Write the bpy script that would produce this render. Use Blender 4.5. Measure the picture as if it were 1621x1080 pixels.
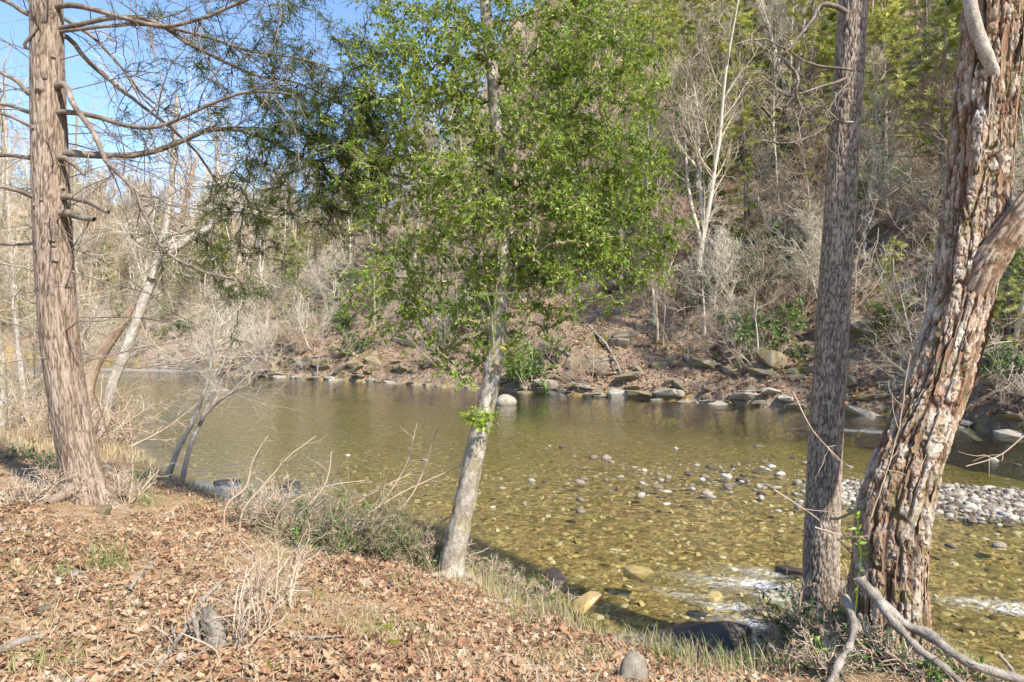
import bpy, bmesh, math
import numpy as np
from mathutils import Vector

# ------------------------------------------------------------------ camera, sky, sun, exposure
for o in list(bpy.data.objects):
    bpy.data.objects.remove(o)
scene = bpy.context.scene
COL = scene.collection
F, CX, CY, HC = 1056.0, 810.5, 540.0, 2.9          # focal length and centre in photo pixels, eye height over the water
cam_data = bpy.data.cameras.new('camera')
cam_data.sensor_fit = 'HORIZONTAL'
cam_data.sensor_width = 36.0
cam_data.lens = 36.0 * F / 1621.0
cam_data.clip_start = 0.05
cam_data.clip_end = 3000
camera = bpy.data.objects.new('camera', cam_data)
COL.objects.link(camera)
camera.location = (0, 0, HC)
camera.rotation_euler = (math.radians(90), 0, 0)
scene.camera = camera

SUN = np.array([0.46, -0.53, 0.71]); SUN = SUN / np.linalg.norm(SUN)
world = bpy.data.worlds.new('World')
scene.world = world
world.use_nodes = True
wn, wl = world.node_tree.nodes, world.node_tree.links
wn.clear()
sky = wn.new('ShaderNodeTexSky')
sky.sky_type = 'NISHITA'
sky.sun_disc = False
sky.sun_elevation = math.asin(SUN[2])
sky.sun_rotation = math.atan2(SUN[0], SUN[1])
sky.altitude = 1200
sky.air_density = 1.0
sky.dust_density = 0.6
sky.ozone_density = 3.0
bg = wn.new('ShaderNodeBackground')
bg.inputs['Strength'].default_value = 0.14
wout = wn.new('ShaderNodeOutputWorld')
wl.new(sky.outputs[0], bg.inputs[0])
wl.new(bg.outputs[0], wout.inputs[0])

sun_data = bpy.data.lights.new('sun', 'SUN')
sun_data.energy = 4.2
sun_data.angle = math.radians(1.5)
sun_data.color = (1.0, 0.935, 0.83)
sun_ob = bpy.data.objects.new('sun', sun_data)
COL.objects.link(sun_ob)
sun_ob.rotation_euler = Vector((-SUN[0], -SUN[1], -SUN[2])).to_track_quat('-Z', 'Y').to_euler()
sun_ob.location = (20, -25, 25)

scene.view_settings.view_transform = 'Standard'
scene.view_settings.look = 'None'
scene.view_settings.gamma = 1.0
scene.view_settings.exposure = 1.2
scene.render.engine = 'CYCLES'
cy = scene.cycles
cy.max_bounces = 7
cy.diffuse_bounces = 3
cy.glossy_bounces = 3
cy.transmission_bounces = 4
cy.transparent_max_bounces = 10
cy.volume_bounces = 0
cy.caustics_reflective = False
cy.caustics_refractive = False
cy.use_adaptive_sampling = True
cy.adaptive_threshold = 0.02
try:
    cy.use_denoising = True
    cy.denoiser = 'OPENIMAGEDENOISE'
    cy.denoising_input_passes = 'RGB_ALBEDO_NORMAL'
except Exception:
    pass

# ------------------------------------------------------------------ numpy helpers
rng = np.random.default_rng(11)


def unit(v):
    return v / np.maximum(np.linalg.norm(v, axis=-1, keepdims=True), 1e-9)


def sstep(a, b, x):
    t = np.clip((x - a) / (b - a), 0, 1)
    return t * t * (3 - 2 * t)


def _hash(ix, iy, iz, seed):
    h = (ix * 374761393 + iy * 668265263 + iz * 2147483647 + seed * 974634777) & 0xFFFFFFFF
    h = ((h ^ (h >> 13)) * 1274126177) & 0xFFFFFFFF
    h = ((h ^ (h >> 16)) * 2246822519) & 0xFFFFFFFF
    return ((h ^ (h >> 15)) & 0xFFFFFF) / float(0xFFFFFF)


def vnoise(x, y, z=None, seed=0):
    x = np.asarray(x, float); y = np.asarray(y, float)
    z = np.zeros_like(x) if z is None else np.asarray(z, float)
    ix, iy, iz = np.floor(x).astype(np.int64), np.floor(y).astype(np.int64), np.floor(z).astype(np.int64)
    fx, fy, fz = x - ix, y - iy, z - iz
    fx, fy, fz = (t * t * (3 - 2 * t) for t in (fx, fy, fz))
    out = 0
    for a in (0, 1):
        for b in (0, 1):
            for c in (0, 1):
                w = (fx if a else 1 - fx) * (fy if b else 1 - fy) * (fz if c else 1 - fz)
                out = out + w * _hash(ix + a, iy + b, iz + c, seed)
    return out * 2 - 1


def fbm(x, y, z=None, octaves=4, seed=0, gain=0.5):
    s, a, f, n = 0, 1.0, 1.0, 0
    for i in range(octaves):
        s = s + a * vnoise(np.asarray(x) * f, np.asarray(y) * f, None if z is None else np.asarray(z) * f, seed + i * 17)
        n += a; a *= gain; f *= 2.03
    return s / n


def worley(u, v, nu, seed=0):
    """cells periodic in u with period nu; returns F1, F2 and the id of the nearest cell"""
    iu, iv = np.floor(u).astype(np.int64), np.floor(v).astype(np.int64)
    f1 = np.full(u.shape, 9.0); f2 = np.full(u.shape, 9.0); cid = np.zeros(u.shape)
    for a in (-1, 0, 1):
        for b in (-1, 0, 1):
            cu, cv = iu + a, iv + b
            w = np.mod(cu, nu)
            px = cu + _hash(w, cv, w * 0, seed); py = cv + _hash(w, cv, w * 0 + 1, seed)
            d = np.hypot(px - u, py - v)
            k = _hash(w, cv, w * 0 + 2, seed)
            nearer = d < f1
            f2 = np.where(nearer, f1, np.minimum(f2, d))
            cid = np.where(nearer, k, cid)
            f1 = np.where(nearer, d, f1)
    return f1, f2, cid


def pt(px, py, d):
    """world point seen at photo pixel (px, py) at distance d along the view axis"""
    return np.array([(px - CX) / F * d, d, HC + (CY - py) / F * d])


def to_px(p):
    p = np.asarray(p)
    return CX + p[..., 0] / p[..., 1] * F, CY - (p[..., 2] - HC) / p[..., 1] * F


# ------------------------------------------------------------------ mesh collecting
class MB:
    def __init__(self):
        self.V, self.T, self.Q, self.n, self.A = [], [], [], 0, {'tint': [], 'relief': []}

    def add(self, V, tris=None, quads=None, tint=0.5, relief=0.5):
        V = np.asarray(V, float).reshape(-1, 3)
        if tris is not None and len(tris):
            self.T.append(np.asarray(tris, np.int64) + self.n)
        if quads is not None and len(quads):
            self.Q.append(np.asarray(quads, np.int64) + self.n)
        for k, v in (('tint', tint), ('relief', relief)):
            self.A[k].append(np.broadcast_to(np.asarray(v, float), (len(V),)).copy())
        self.V.append(V)
        self.n += len(V)

    def tubes(self, P, R, sides=5, tint=0.5, cap=True):
        """P (N,k,3), R (N,k): N tapered tubes"""
        P = np.asarray(P, float); R = np.asarray(R, float)
        if P.ndim == 2:
            P, R = P[None], R[None]
        N, k, _ = P.shape
        if N == 0:
            return
        T = unit(np.gradient(P, axis=1))
        mean = unit(P[:, -1] - P[:, 0])
        ref = np.where(np.abs(mean[:, 2:3]) < 0.8, np.array([[0, 0, 1.0]]), np.array([[1.0, 0.0, 0]]))[:, None, :]
        A = unit(np.cross(T, np.broadcast_to(ref, T.shape)))
        B = np.cross(T, A)
        th = np.arange(sides) / sides * 2 * np.pi
        ring = A[:, :, None, :] * np.cos(th)[None, None, :, None] + B[:, :, None, :] * np.sin(th)[None, None, :, None]
        V = P[:, :, None, :] + ring * R[:, :, None, None]
        n = np.arange(N)[:, None, None] * k * sides
        j = np.arange(k - 1)[None, :, None] * sides
        s = np.arange(sides)[None, None, :]
        s2 = (s + 1) % sides
        q = np.stack([n + j + s, n + j + s2, n + j + sides + s2, n + j + sides + s], -1).reshape(-1, 4)
        tint = np.asarray(tint, float)
        if tint.ndim == 1:
            tint = np.repeat(tint, k * sides)
        self.add(V.reshape(-1, 3), quads=q, tint=tint)

    def stamp(self, TV, TF, pos, X, Y, Z, tint=0.5):
        """copies of a small template; X, Y, Z (N,3) are scaled axes"""
        N, k = len(pos), len(TV)
        if N == 0:
            return
        V = pos[:, None, :] + TV[None, :, 0:1] * X[:, None, :] + TV[None, :, 1:2] * Y[:, None, :] + TV[None, :, 2:3] * Z[:, None, :]
        f = (np.asarray(TF)[None] + (np.arange(N) * k)[:, None, None]).reshape(-1, np.asarray(TF).shape[1])
        tint = np.asarray(tint, float)
        if tint.ndim == 1:
            tint = np.repeat(tint, k)
        if f.shape[1] == 3:
            self.add(V.reshape(-1, 3), tris=f, tint=tint)
        else:
            self.add(V.reshape(-1, 3), quads=f, tint=tint)

    def mesh(self, name, material=None, smooth=True):
        me = bpy.data.meshes.new(name)
        V = np.concatenate(self.V) if self.V else np.zeros((0, 3))
        T = np.concatenate(self.T) if self.T else np.zeros((0, 3), np.int64)
        Q = np.concatenate(self.Q) if self.Q else np.zeros((0, 4), np.int64)
        me.vertices.add(len(V))
        me.vertices.foreach_set('co', V.astype(np.float32).ravel())
        nl = len(T) * 3 + len(Q) * 4
        me.loops.add(nl)
        me.loops.foreach_set('vertex_index', np.concatenate([T.ravel(), Q.ravel()]).astype(np.int32))
        me.polygons.add(len(T) + len(Q))
        starts = np.concatenate([np.arange(len(T)) * 3, len(T) * 3 + np.arange(len(Q)) * 4]).astype(np.int32)
        me.polygons.foreach_set('loop_start', starts)
        try:
            me.polygons.foreach_set('loop_total', np.concatenate([np.full(len(T), 3), np.full(len(Q), 4)]).astype(np.int32))
        except Exception:
            pass
        me.update(calc_edges=True)
        me.polygons.foreach_set('use_smooth', np.full(len(me.polygons), smooth))
        for k in self.A:
            a = me.attributes.new(k, 'FLOAT', 'POINT')
            a.data.foreach_set('value', np.concatenate(self.A[k]).astype(np.float32) if self.A[k] else np.zeros(0, np.float32))
        if material is not None:
            me.materials.append(material)
        return me

    def build(self, name, material, parent=None, smooth=True):
        return link(name, self.mesh(name, material, smooth), parent)


def link(name, data, parent=None):
    o = bpy.data.objects.new(name, data)
    COL.objects.link(o)
    if parent is not None:
        o.parent = parent
    return o


def tag(o, label=None, cat=None, group=None, kind=None):
    for k, v in (('label', label), ('category', cat), ('group', group), ('kind', kind)):
        if v:
            o[k] = v
    return o


def thing(name, label, cat, loc=(0, 0, 0), group=None):
    """an Empty at the thing's base; parts are modelled in world space relative to loc"""
    o = bpy.data.objects.new(name, None)
    o.empty_display_size = 0.2
    COL.objects.link(o)
    o.location = loc
    return tag(o, label, cat, group)


def shift(mb, loc):
    """world-space mesh data to an Empty's local space"""
    mb.V = [v - np.asarray(loc, float) for v in mb.V]
    return mb


def place_copy(parts, name, loc, rz, s, label, cat, group, tilt=(0, 0)):
    root = thing(name, label, cat, loc, group)
    root.rotation_euler = (tilt[0], tilt[1], rz)
    root.scale = (s, s, s) if np.isscalar(s) else s
    for pname, me in parts:
        o = bpy.data.objects.new(pname, me)
        COL.objects.link(o)
        o.parent = root
    return root


# ------------------------------------------------------------------ materials
def nodes_of(name):
    m = bpy.data.materials.new(name)
    m.use_nodes = True
    nt = m.node_tree
    nt.nodes.clear()
    return m, nt


class NT:
    def __init__(self, nt):
        self.nt = nt

    def n(self, t, **kw):
        nd = self.nt.nodes.new('ShaderNode' + t)
        for k, v in kw.items():
            if k in nd.inputs.keys() if isinstance(k, str) else False:
                pass
            setattr(nd, k, v)
        return nd

    def put(self, nd, key, val):
        s = nd.inputs[key]
        if isinstance(val, bpy.types.NodeSocket):
            self.nt.links.new(val, s)
        else:
            s.default_value = (val + (1,)) if isinstance(val, tuple) and len(val) == 3 and s.type == 'RGBA' else val

    def coord(self, kind='Object', scale=(1, 1, 1)):
        tc = self.n('TexCoord')
        mp = self.n('Mapping')
        self.put(mp, 'Vector', tc.outputs[kind])
        self.put(mp, 'Scale', scale)
        return mp.outputs[0]

    def noise(self, vec, scale, detail=5, rough=0.6, dist=0.0):
        nd = self.n('TexNoise')
        self.put(nd, 'Vector', vec); self.put(nd, 'Scale', scale); self.put(nd, 'Detail', detail)
        self.put(nd, 'Roughness', rough); self.put(nd, 'Distortion', dist)
        return nd.outputs[0]

    def vor(self, vec, scale, feature='F1', out='Distance'):
        nd = self.n('TexVoronoi', feature=feature)
        self.put(nd, 'Vector', vec); self.put(nd, 'Scale', scale)
        return nd.outputs[out]

    def ramp(self, fac, stops, interp='LINEAR'):
        nd = self.n('ValToRGB')
        cr = nd.color_ramp
        cr.interpolation = interp
        while len(cr.elements) < len(stops):
            cr.elements.new(0.5)
        for e, (p, c) in zip(cr.elements, stops):
            e.position = p
            e.color = (*c, 1) if len(c) == 3 else c
        self.put(nd, 'Fac', fac)
        return nd.outputs[0]

    def mix(self, a, b, fac, mode='MIX'):
        nd = self.n('Mix', data_type='RGBA', blend_type=mode)
        f, A, B = nd.inputs[0], nd.inputs[6], nd.inputs[7]
        for s, v in ((f, fac), (A, a), (B, b)):
            if isinstance(v, bpy.types.NodeSocket):
                self.nt.links.new(v, s)
            else:
                s.default_value = (*v, 1) if isinstance(v, tuple) and len(v) == 3 else v
        return nd.outputs[2]

    def math(self, op, a, b=0.0, clamp=False):
        nd = self.n('Math', operation=op, use_clamp=clamp)
        for i, v in enumerate((a, b)):
            if isinstance(v, bpy.types.NodeSocket):
                self.nt.links.new(v, nd.inputs[i])
            else:
                nd.inputs[i].default_value = v
        return nd.outputs[0]

    def attr(self, name):
        return self.n('Attribute', attribute_name=name).outputs['Fac']

    def objrand(self):
        return self.n('ObjectInfo').outputs['Random']

    def bump(self, h, strength=0.3, distance=0.02):
        nd = self.n('Bump')
        self.put(nd, 'Height', h); self.put(nd, 'Strength', strength); self.put(nd, 'Distance', distance)
        return nd.outputs[0]

    def surf(self, color, rough=0.8, normal=None, spec=0.3, trans=0.0, transcol=None):
        p = self.n('BsdfPrincipled')
        self.put(p, 'Base Color', color); self.put(p, 'Roughness', rough); self.put(p, 'Specular IOR Level', spec)
        if normal is not None:
            self.put(p, 'Normal', normal)
        sh = p.outputs[0]
        if trans:
            t = self.n('BsdfTranslucent')
            self.put(t, 'Color', transcol if transcol is not None else color)
            mx = self.n('MixShader')
            self.put(mx, 0, trans)
            self.nt.links.new(sh, mx.inputs[1]); self.nt.links.new(t.outputs[0], mx.inputs[2])
            sh = mx.outputs[0]
        return sh

    def out(self, sh, vol=None):
        o = self.n('OutputMaterial')
        self.nt.links.new(sh, o.inputs['Surface'])
        if vol is not None:
            self.nt.links.new(vol, o.inputs['Volume'])


def mat_tinted(name, stops, rough=0.7, trans=0.0, spec=0.3, objvar=0.0, noise_scale=None):
    """colour from the per-piece tint attribute, shifted a little by object"""
    m, nt = nodes_of(name)
    k = NT(nt)
    f = k.attr('tint')
    if objvar:
        f = k.math('ADD', f, k.math('MULTIPLY', k.math('SUBTRACT', k.objrand(), 0.5), objvar), True)
    if noise_scale:
        f = k.math('ADD', f, k.math('MULTIPLY', k.math('SUBTRACT', k.noise(k.coord(), noise_scale), 0.5), 0.5), True)
    c = k.ramp(f, stops)
    k.out(k.surf(c, rough, None, spec, trans))
    return m


def mat_noisy(name, stops, scale=3.0, fine=25.0, bump=0.4, dist=0.02, rough=0.85, vec_scale=(1, 1, 1), objvar=0.0, spec=0.25, bump_scale=None):
    m, nt = nodes_of(name)
    k = NT(nt)
    v = k.coord('Object', vec_scale)
    a = k.noise(v, scale, 5, 0.62, 0.3)
    b = k.noise(v, fine, 4, 0.65)
    f = k.math('ADD', k.math('MULTIPLY', a, 0.65), k.math('MULTIPLY', b, 0.35))
    f = k.math('ADD', k.math('MULTIPLY', k.math('SUBTRACT', f, 0.5), 2.1), 0.5)
    if objvar:
        f = k.math('ADD', f, k.math('MULTIPLY', k.math('SUBTRACT', k.objrand(), 0.5), objvar))
    f = k.math('ADD', f, 0.0, True)
    c = k.ramp(f, stops)
    h = k.math('ADD', k.math('MULTIPLY', a, 0.5), b) if bump_scale is None else k.noise(v, bump_scale, 6, 0.7)
    k.out(k.surf(c, rough, k.bump(h, bump, dist), spec))
    return m


M = {}
# trunks: colour follows the relief of plates and furrows plus lichen blotches
def mat_bark(name, plate_stops, furrow, lichen, lichen_amt, moss=None, moss_dir=None, vs=(1, 1, 0.25), fine=60):
    m, nt = nodes_of(name)
    k = NT(nt)
    v = k.coord('Object', vs)
    v1 = k.coord('Object', (1, 1, 1))
    a = k.noise(v, 9, 5, 0.65, 0.4)
    b = k.noise(v, fine, 4, 0.7)
    f = k.math('ADD', k.math('MULTIPLY', a, 0.5), k.math('MULTIPLY', k.attr('tint'), 0.5))
    c = k.ramp(f, plate_stops)
    c = k.mix(c, k.ramp(b, [(0.28, (0.32, 0.30, 0.28)), (0.5, (0.95, 0.93, 0.92)), (0.72, (1.5, 1.47, 1.43))]), 0.6, 'MULTIPLY')
    c = k.mix(furrow, c, k.attr('relief'))
    l = k.ramp(k.noise(v1, 7, 6, 0.72, 0.6), [(1 - lichen_amt, (0, 0, 0)), (1 - lichen_amt + 0.1, (1, 1, 1))])
    c = k.mix(c, lichen, k.math('MULTIPLY', l, k.math('MULTIPLY', k.attr('relief'), 0.85)))
    if moss:
        mo = k.ramp(k.noise(v1, 5, 6, 0.7, 0.5), [(0.5, (0, 0, 0)), (0.62, (1, 1, 1))])
        c = k.mix(c, moss, k.math('MULTIPLY', mo, 0.8))
    k.out(k.surf(c, 0.9, k.bump(b, 0.9, 0.012), 0.15))
    return m


M['hemlock_bark'] = mat_bark('hemlock_bark', [(0.25, (0.21, 0.155, 0.115)), (0.5, (0.30, 0.235, 0.18)), (0.75, (0.39, 0.325, 0.265))], (0.10, 0.066, 0.045), (0.42, 0.40, 0.35), 0.38, vs=(1, 1, 0.12))
M['pine_bark'] = mat_bark('pine_bark', [(0.2, (0.27, 0.215, 0.165)), (0.5, (0.36, 0.295, 0.235)), (0.8, (0.45, 0.385, 0.315))], (0.095, 0.07, 0.052), (0.38, 0.38, 0.35), 0.36)
M['birch_bark'] = mat_bark('birch_bark', [(0.24, (0.30, 0.15, 0.08)), (0.42, (0.40, 0.265, 0.175)), (0.58, (0.48, 0.405, 0.32)), (0.8, (0.60, 0.565, 0.49))], (0.115, 0.058, 0.033), (0.58, 0.56, 0.50), 0.46, (0.15, 0.125, 0.05), vs=(1, 1, 0.16))
M['pale_bark'] = mat_bark('pale_bark', [(0.2, (0.19, 0.155, 0.115)), (0.5, (0.36, 0.315, 0.25)), (0.8, (0.50, 0.455, 0.385))], (0.15, 0.12, 0.09), (0.60, 0.60, 0.56), 0.46, (0.22, 0.19, 0.08), vs=(1, 1, 0.7))
M['white_bark'] = mat_bark('white_bark', [(0.2, (0.28, 0.23, 0.17)), (0.5, (0.44, 0.39, 0.32)), (0.8, (0.57, 0.53, 0.46))], (0.2, 0.16, 0.12), (0.62, 0.61, 0.57), 0.46, vs=(1, 1, 0.8))
M['tan_bark'] = mat_bark('tan_bark', [(0.2, (0.29, 0.20, 0.13)), (0.5, (0.41, 0.31, 0.22)), (0.8, (0.52, 0.44, 0.34))], (0.2, 0.12, 0.07), (0.55, 0.5, 0.42), 0.4, vs=(1, 1, 0.8))
M['dead_wood'] = mat_noisy('dead_wood', [(0.2, (0.11, 0.09, 0.07)), (0.5, (0.25, 0.215, 0.175)), (0.8, (0.42, 0.38, 0.325))], 7, 60, 0.9, 0.012, vec_scale=(1, 1, 1))
M['branch_bark'] = mat_noisy('branch_bark', [(0.2, (0.09, 0.07, 0.055)), (0.55, (0.19, 0.155, 0.12)), (0.85, (0.33, 0.29, 0.24))], 6, 40, 0.5, 0.006)
M['olive_twig'] = mat_noisy('olive_twig', [(0.2, (0.13, 0.105, 0.06)), (0.55, (0.27, 0.225, 0.14)), (0.85, (0.42, 0.36, 0.26))], 6, 40, 0.3, 0.004)
M['grey_twig'] = mat_tinted('grey_twig', [(0.0, (0.21, 0.175, 0.11)), (0.5, (0.40, 0.34, 0.24)), (1.0, (0.64, 0.58, 0.48))], 0.85, objvar=0.7)
M['tan_twig'] = mat_tinted('tan_twig', [(0.0, (0.25, 0.17, 0.115)), (0.5, (0.42, 0.31, 0.22)), (1.0, (0.60, 0.50, 0.38))], 0.85, objvar=0.5)
M['holly_leaf'] = mat_tinted('holly_leaf', [(0.0, (0.06, 0.12, 0.012)), (0.35, (0.15, 0.245, 0.02)), (0.75, (0.26, 0.36, 0.04)), (1.0, (0.40, 0.45, 0.05))], 0.42, 0.42, 0.5)
M['hemlock_needle'] = mat_tinted('hemlock_needle', [(0.0, (0.06, 0.09, 0.025)), (0.5, (0.125, 0.165, 0.04)), (1.0, (0.27, 0.28, 0.06))], 0.55, 0.4)
M['conifer_needle'] = mat_tinted('conifer_needle', [(0.0, (0.14, 0.18, 0.045)), (0.35, (0.28, 0.315, 0.075)), (0.7, (0.42, 0.44, 0.11)), (1.0, (0.54, 0.53, 0.16))], 0.6, 0.35, objvar=0.75)
M['shrub_leaf'] = mat_tinted('shrub_leaf', [(0.0, (0.06, 0.12, 0.04)), (0.5, (0.12, 0.205, 0.06)), (1.0, (0.24, 0.32, 0.08))], 0.45, 0.3, 0.4, objvar=0.4)
M['leaf_litter'] = mat_tinted('leaf_litter', [(0.0, (0.085, 0.048, 0.028)), (0.22, (0.19, 0.10, 0.057)), (0.42, (0.32, 0.18, 0.10)), (0.62, (0.40, 0.25, 0.15)), (0.8, (0.46, 0.32, 0.205)), (0.93, (0.53, 0.425, 0.305)), (1.0, (0.34, 0.295, 0.25))], 0.75, 0.18, 0.25, noise_scale=9.0)
M['dry_grass'] = mat_tinted('dry_grass', [(0.0, (0.10, 0.16, 0.035)), (0.3, (0.20, 0.24, 0.065)), (0.5, (0.34, 0.29, 0.14)), (0.75, (0.44, 0.345, 0.21)), (1.0, (0.55, 0.46, 0.32))], 0.6, 0.25)
M['dry_stem'] = mat_tinted('dry_stem', [(0.0, (0.20, 0.13, 0.09)), (0.5, (0.40, 0.30, 0.21)), (1.0, (0.60, 0.52, 0.41))], 0.7)
M['river_stone'] = mat_noisy('river_stone', [(0.0, (0.075, 0.058, 0.04)), (0.3, (0.19, 0.155, 0.115)), (0.55, (0.25, 0.215, 0.17)), (0.8, (0.30, 0.265, 0.22)), (1.0, (0.37, 0.335, 0.285))], 3, 40, 0.25, 0.01, 0.75, objvar=1.4)
M['wet_stone'] = mat_noisy('wet_stone', [(0.0, (0.09, 0.065, 0.026)), (0.25, (0.21, 0.155, 0.058)), (0.5, (0.30, 0.235, 0.095)), (0.72, (0.36, 0.295, 0.15)), (0.88, (0.46, 0.27, 0.075)), (1.0, (0.46, 0.42, 0.31))], 2.0, 30, 0.2, 0.01, 0.6, objvar=1.3)
M['ledge_rock'] = mat_noisy('ledge_rock', [(0.1, (0.07, 0.058, 0.042)), (0.35, (0.17, 0.14, 0.10)), (0.52, (0.27, 0.225, 0.165)), (0.66, (0.19, 0.155, 0.05)), (0.8, (0.26, 0.20, 0.14)), (1.0, (0.38, 0.34, 0.27))], 1.6, 14, 0.7, 0.06, 0.9, objvar=0.5)
M['pale_rock'] = mat_noisy('pale_rock', [(0.1, (0.12, 0.10, 0.07)), (0.45, (0.26, 0.225, 0.175)), (0.7, (0.34, 0.30, 0.24)), (0.95, (0.46, 0.42, 0.355))], 2.4, 18, 0.6, 0.04, 0.85, objvar=0.5)
M['dark_rock'] = mat_noisy('dark_rock', [(0.2, (0.025, 0.02, 0.018)), (0.6, (0.07, 0.055, 0.045)), (0.9, (0.15, 0.12, 0.09))], 3, 22, 0.6, 0.03, 0.28, spec=0.5)


def mat_ground(name, layers, bump=0.6, dist=0.03, fine=30, pebbles=()):
    """layers: (colour stops, noise scale) then patches ((r,g,b), scale, threshold, width)"""
    m, nt = nodes_of(name)
    k = NT(nt)
    v = k.coord('Object')
    stops, sc, patches = layers
    a = k.noise(v, sc, 6, 0.7, 0.4)
    b = k.noise(v, fine, 5, 0.7)
    f = k.math('ADD', k.math('MULTIPLY', k.math('SUBTRACT', k.math('ADD', k.math('MULTIPLY', a, 0.5), k.math('MULTIPLY', b, 0.5)), 0.5), 2.4), 0.5, True)
    c = k.ramp(f, stops)
    if pebbles:
        for sc_, amt in pebbles:
            pc = k.ramp(k.vor(k.coord('Object', (1, 1.3, 1)), sc_, 'F1', 'Color'), [(0.15, (0.42, 0.38, 0.30)), (0.5, (0.95, 0.92, 0.85)), (0.85, (1.5, 1.42, 1.25))])
            pe = k.ramp(k.vor(k.coord('Object', (1, 1.3, 1)), sc_, 'DISTANCE_TO_EDGE'), [(0.0, (0.55, 0.5, 0.42)), (0.12, (1, 1, 1))])
            c = k.mix(c, pc, amt, 'MULTIPLY')
            c = k.mix(c, pe, amt * 0.7, 'MULTIPLY')
    for col, s, th, w in patches:
        c = k.mix(c, col, k.ramp(k.noise(v, s, 6, 0.68, 0.5), [(th, (0, 0, 0)), (th + w, (1, 1, 1))]))
    k.out(k.surf(c, 0.95, k.bump(k.math('ADD', k.math('MULTIPLY', a, 0.6), b), bump, dist), 0.1))
    return m


M['bank_soil'] = mat_ground('bank_soil', ([(0.1, (0.16, 0.10, 0.058)), (0.45, (0.33, 0.215, 0.12)), (0.75, (0.45, 0.325, 0.195)), (1.0, (0.52, 0.42, 0.28))], 6, [((0.22, 0.22, 0.07), 0.9, 0.60, 0.10)]), 0.8, 0.03, 45)
M['hill_soil'] = mat_ground('hill_soil', ([(0.1, (0.16, 0.105, 0.07)), (0.4, (0.33, 0.23, 0.155)), (0.7, (0.46, 0.35, 0.25)), (1.0, (0.55, 0.47, 0.36))], 1.3, [((0.19, 0.17, 0.055), 0.45, 0.56, 0.08), ((0.25, 0.225, 0.19), 0.7, 0.60, 0.06)]), 1.0, 0.35, 6)
M['bed_gravel'] = mat_ground('bed_gravel', ([(0.05, (0.14, 0.10, 0.045)), (0.35, (0.28, 0.205, 0.092)), (0.65, (0.39, 0.30, 0.155)), (1.0, (0.50, 0.42, 0.28))], 5, [((0.17, 0.155, 0.05), 0.5, 0.58, 0.12), ((0.36, 0.29, 0.16), 1.1, 0.62, 0.10)]), 1.0, 0.05, 26, ((9.0, 0.8), (22.0, 0.6)))


def mat_water():
    m, nt = nodes_of('river_water')
    k = NT(nt)
    v = k.coord('Object', (0.85, 1.5, 1))
    rot = k.n('Mapping')
    tc = k.n('TexCoord')
    k.put(rot, 'Vector', tc.outputs['Object'])
    rot.inputs['Rotation'].default_value = (0, 0, math.radians(38))
    rot.inputs['Scale'].default_value = (0.8, 2.0, 1)
    r = rot.outputs[0]
    h = k.math('ADD', k.math('MULTIPLY', k.noise(r, 2.2, 3, 0.55, 0.4), 1.0), k.math('MULTIPLY', k.noise(r, 8.0, 4, 0.65, 0.8), 0.42))
    nrm = k.bump(h, 0.26, 0.04)
    lw = k.n('LayerWeight')
    k.put(lw, 'Normal', nrm)
    fres = k.math('ADD', k.math('MULTIPLY', k.math('POWER', lw.outputs['Facing'], 5.0), 0.98), 0.02, True)   # Schlick, same from both sides
    tr = k.n('BsdfTransparent')
    k.put(tr, 'Color', (0.93, 0.95, 0.88))
    gl = k.n('BsdfGlossy')
    k.put(gl, 'Roughness', 0.05); k.put(gl, 'Normal', nrm); k.put(gl, 'Color', (1, 1, 1))
    mx = k.n('MixShader')
    k.nt.links.new(fres, mx.inputs[0]); k.nt.links.new(tr.outputs[0], mx.inputs[1]); k.nt.links.new(gl.outputs[0], mx.inputs[2])
    # white water where the stream breaks over stones
    fo = k.math('MULTIPLY', k.attr('tint'), k.ramp(k.noise(r, 5.5, 9, 0.74, 2.6), [(0.44, (0, 0, 0)), (0.66, (1, 1, 1))]))
    fo = k.math('MULTIPLY', fo, 1.0, True)
    d = k.n('BsdfDiffuse')
    k.put(d, 'Color', (0.82, 0.85, 0.86))
    mx2 = k.n('MixShader')
    k.nt.links.new(fo, mx2.inputs[0]); k.nt.links.new(mx.outputs[0], mx2.inputs[1]); k.nt.links.new(d.outputs[0], mx2.inputs[2])
    va = k.n('VolumeAbsorption')
    k.put(va, 'Color', (0.72, 0.77, 0.52)); k.put(va, 'Density', 0.32)
    k.out(mx2.outputs[0], va.outputs[0])
    return m


M['river_water'] = mat_water()

# ------------------------------------------------------------------ the lie of the land
NEAR_EDGE = np.array([(-140, 130), (-100, 100), (-55, 66), (-34, 44), (-26, 34), (-18, 25.5), (-12.6, 20.4), (-8.8, 16.2), (-6.2, 12.8), (-4, 10.5), (-1.8, 8.6), (-0.3, 7.5), (0.5, 6.6), (1.15, 5.75), (1.8, 5.45), (2.3, 5.75), (2.6, 6.6), (3.3, 7.0), (3.75, 6.4), (3.8, 5.5), (3.85, 4.7), (4.3, 4.0), (7, 2.2), (40, -18)], float)
FAR_EDGE = np.array([(60, -30), (22, 4), (17, 15), (15.6, 21), (14.6, 25.6), (12, 28.6), (8.8, 32), (1.4, 37.5), (-7.6, 46), (-16, 51.5), (-24, 58), (-42, 77), (-70, 102), (-160, 165)], float)
NEAR_POLY = np.vstack([NEAR_EDGE, [(40, -400), (-500, -400), (-500, 130)]])
FAR_POLY = np.vstack([FAR_EDGE, [(-500, 165), (-500, 900), (900, 900), (900, -30)]])


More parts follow.
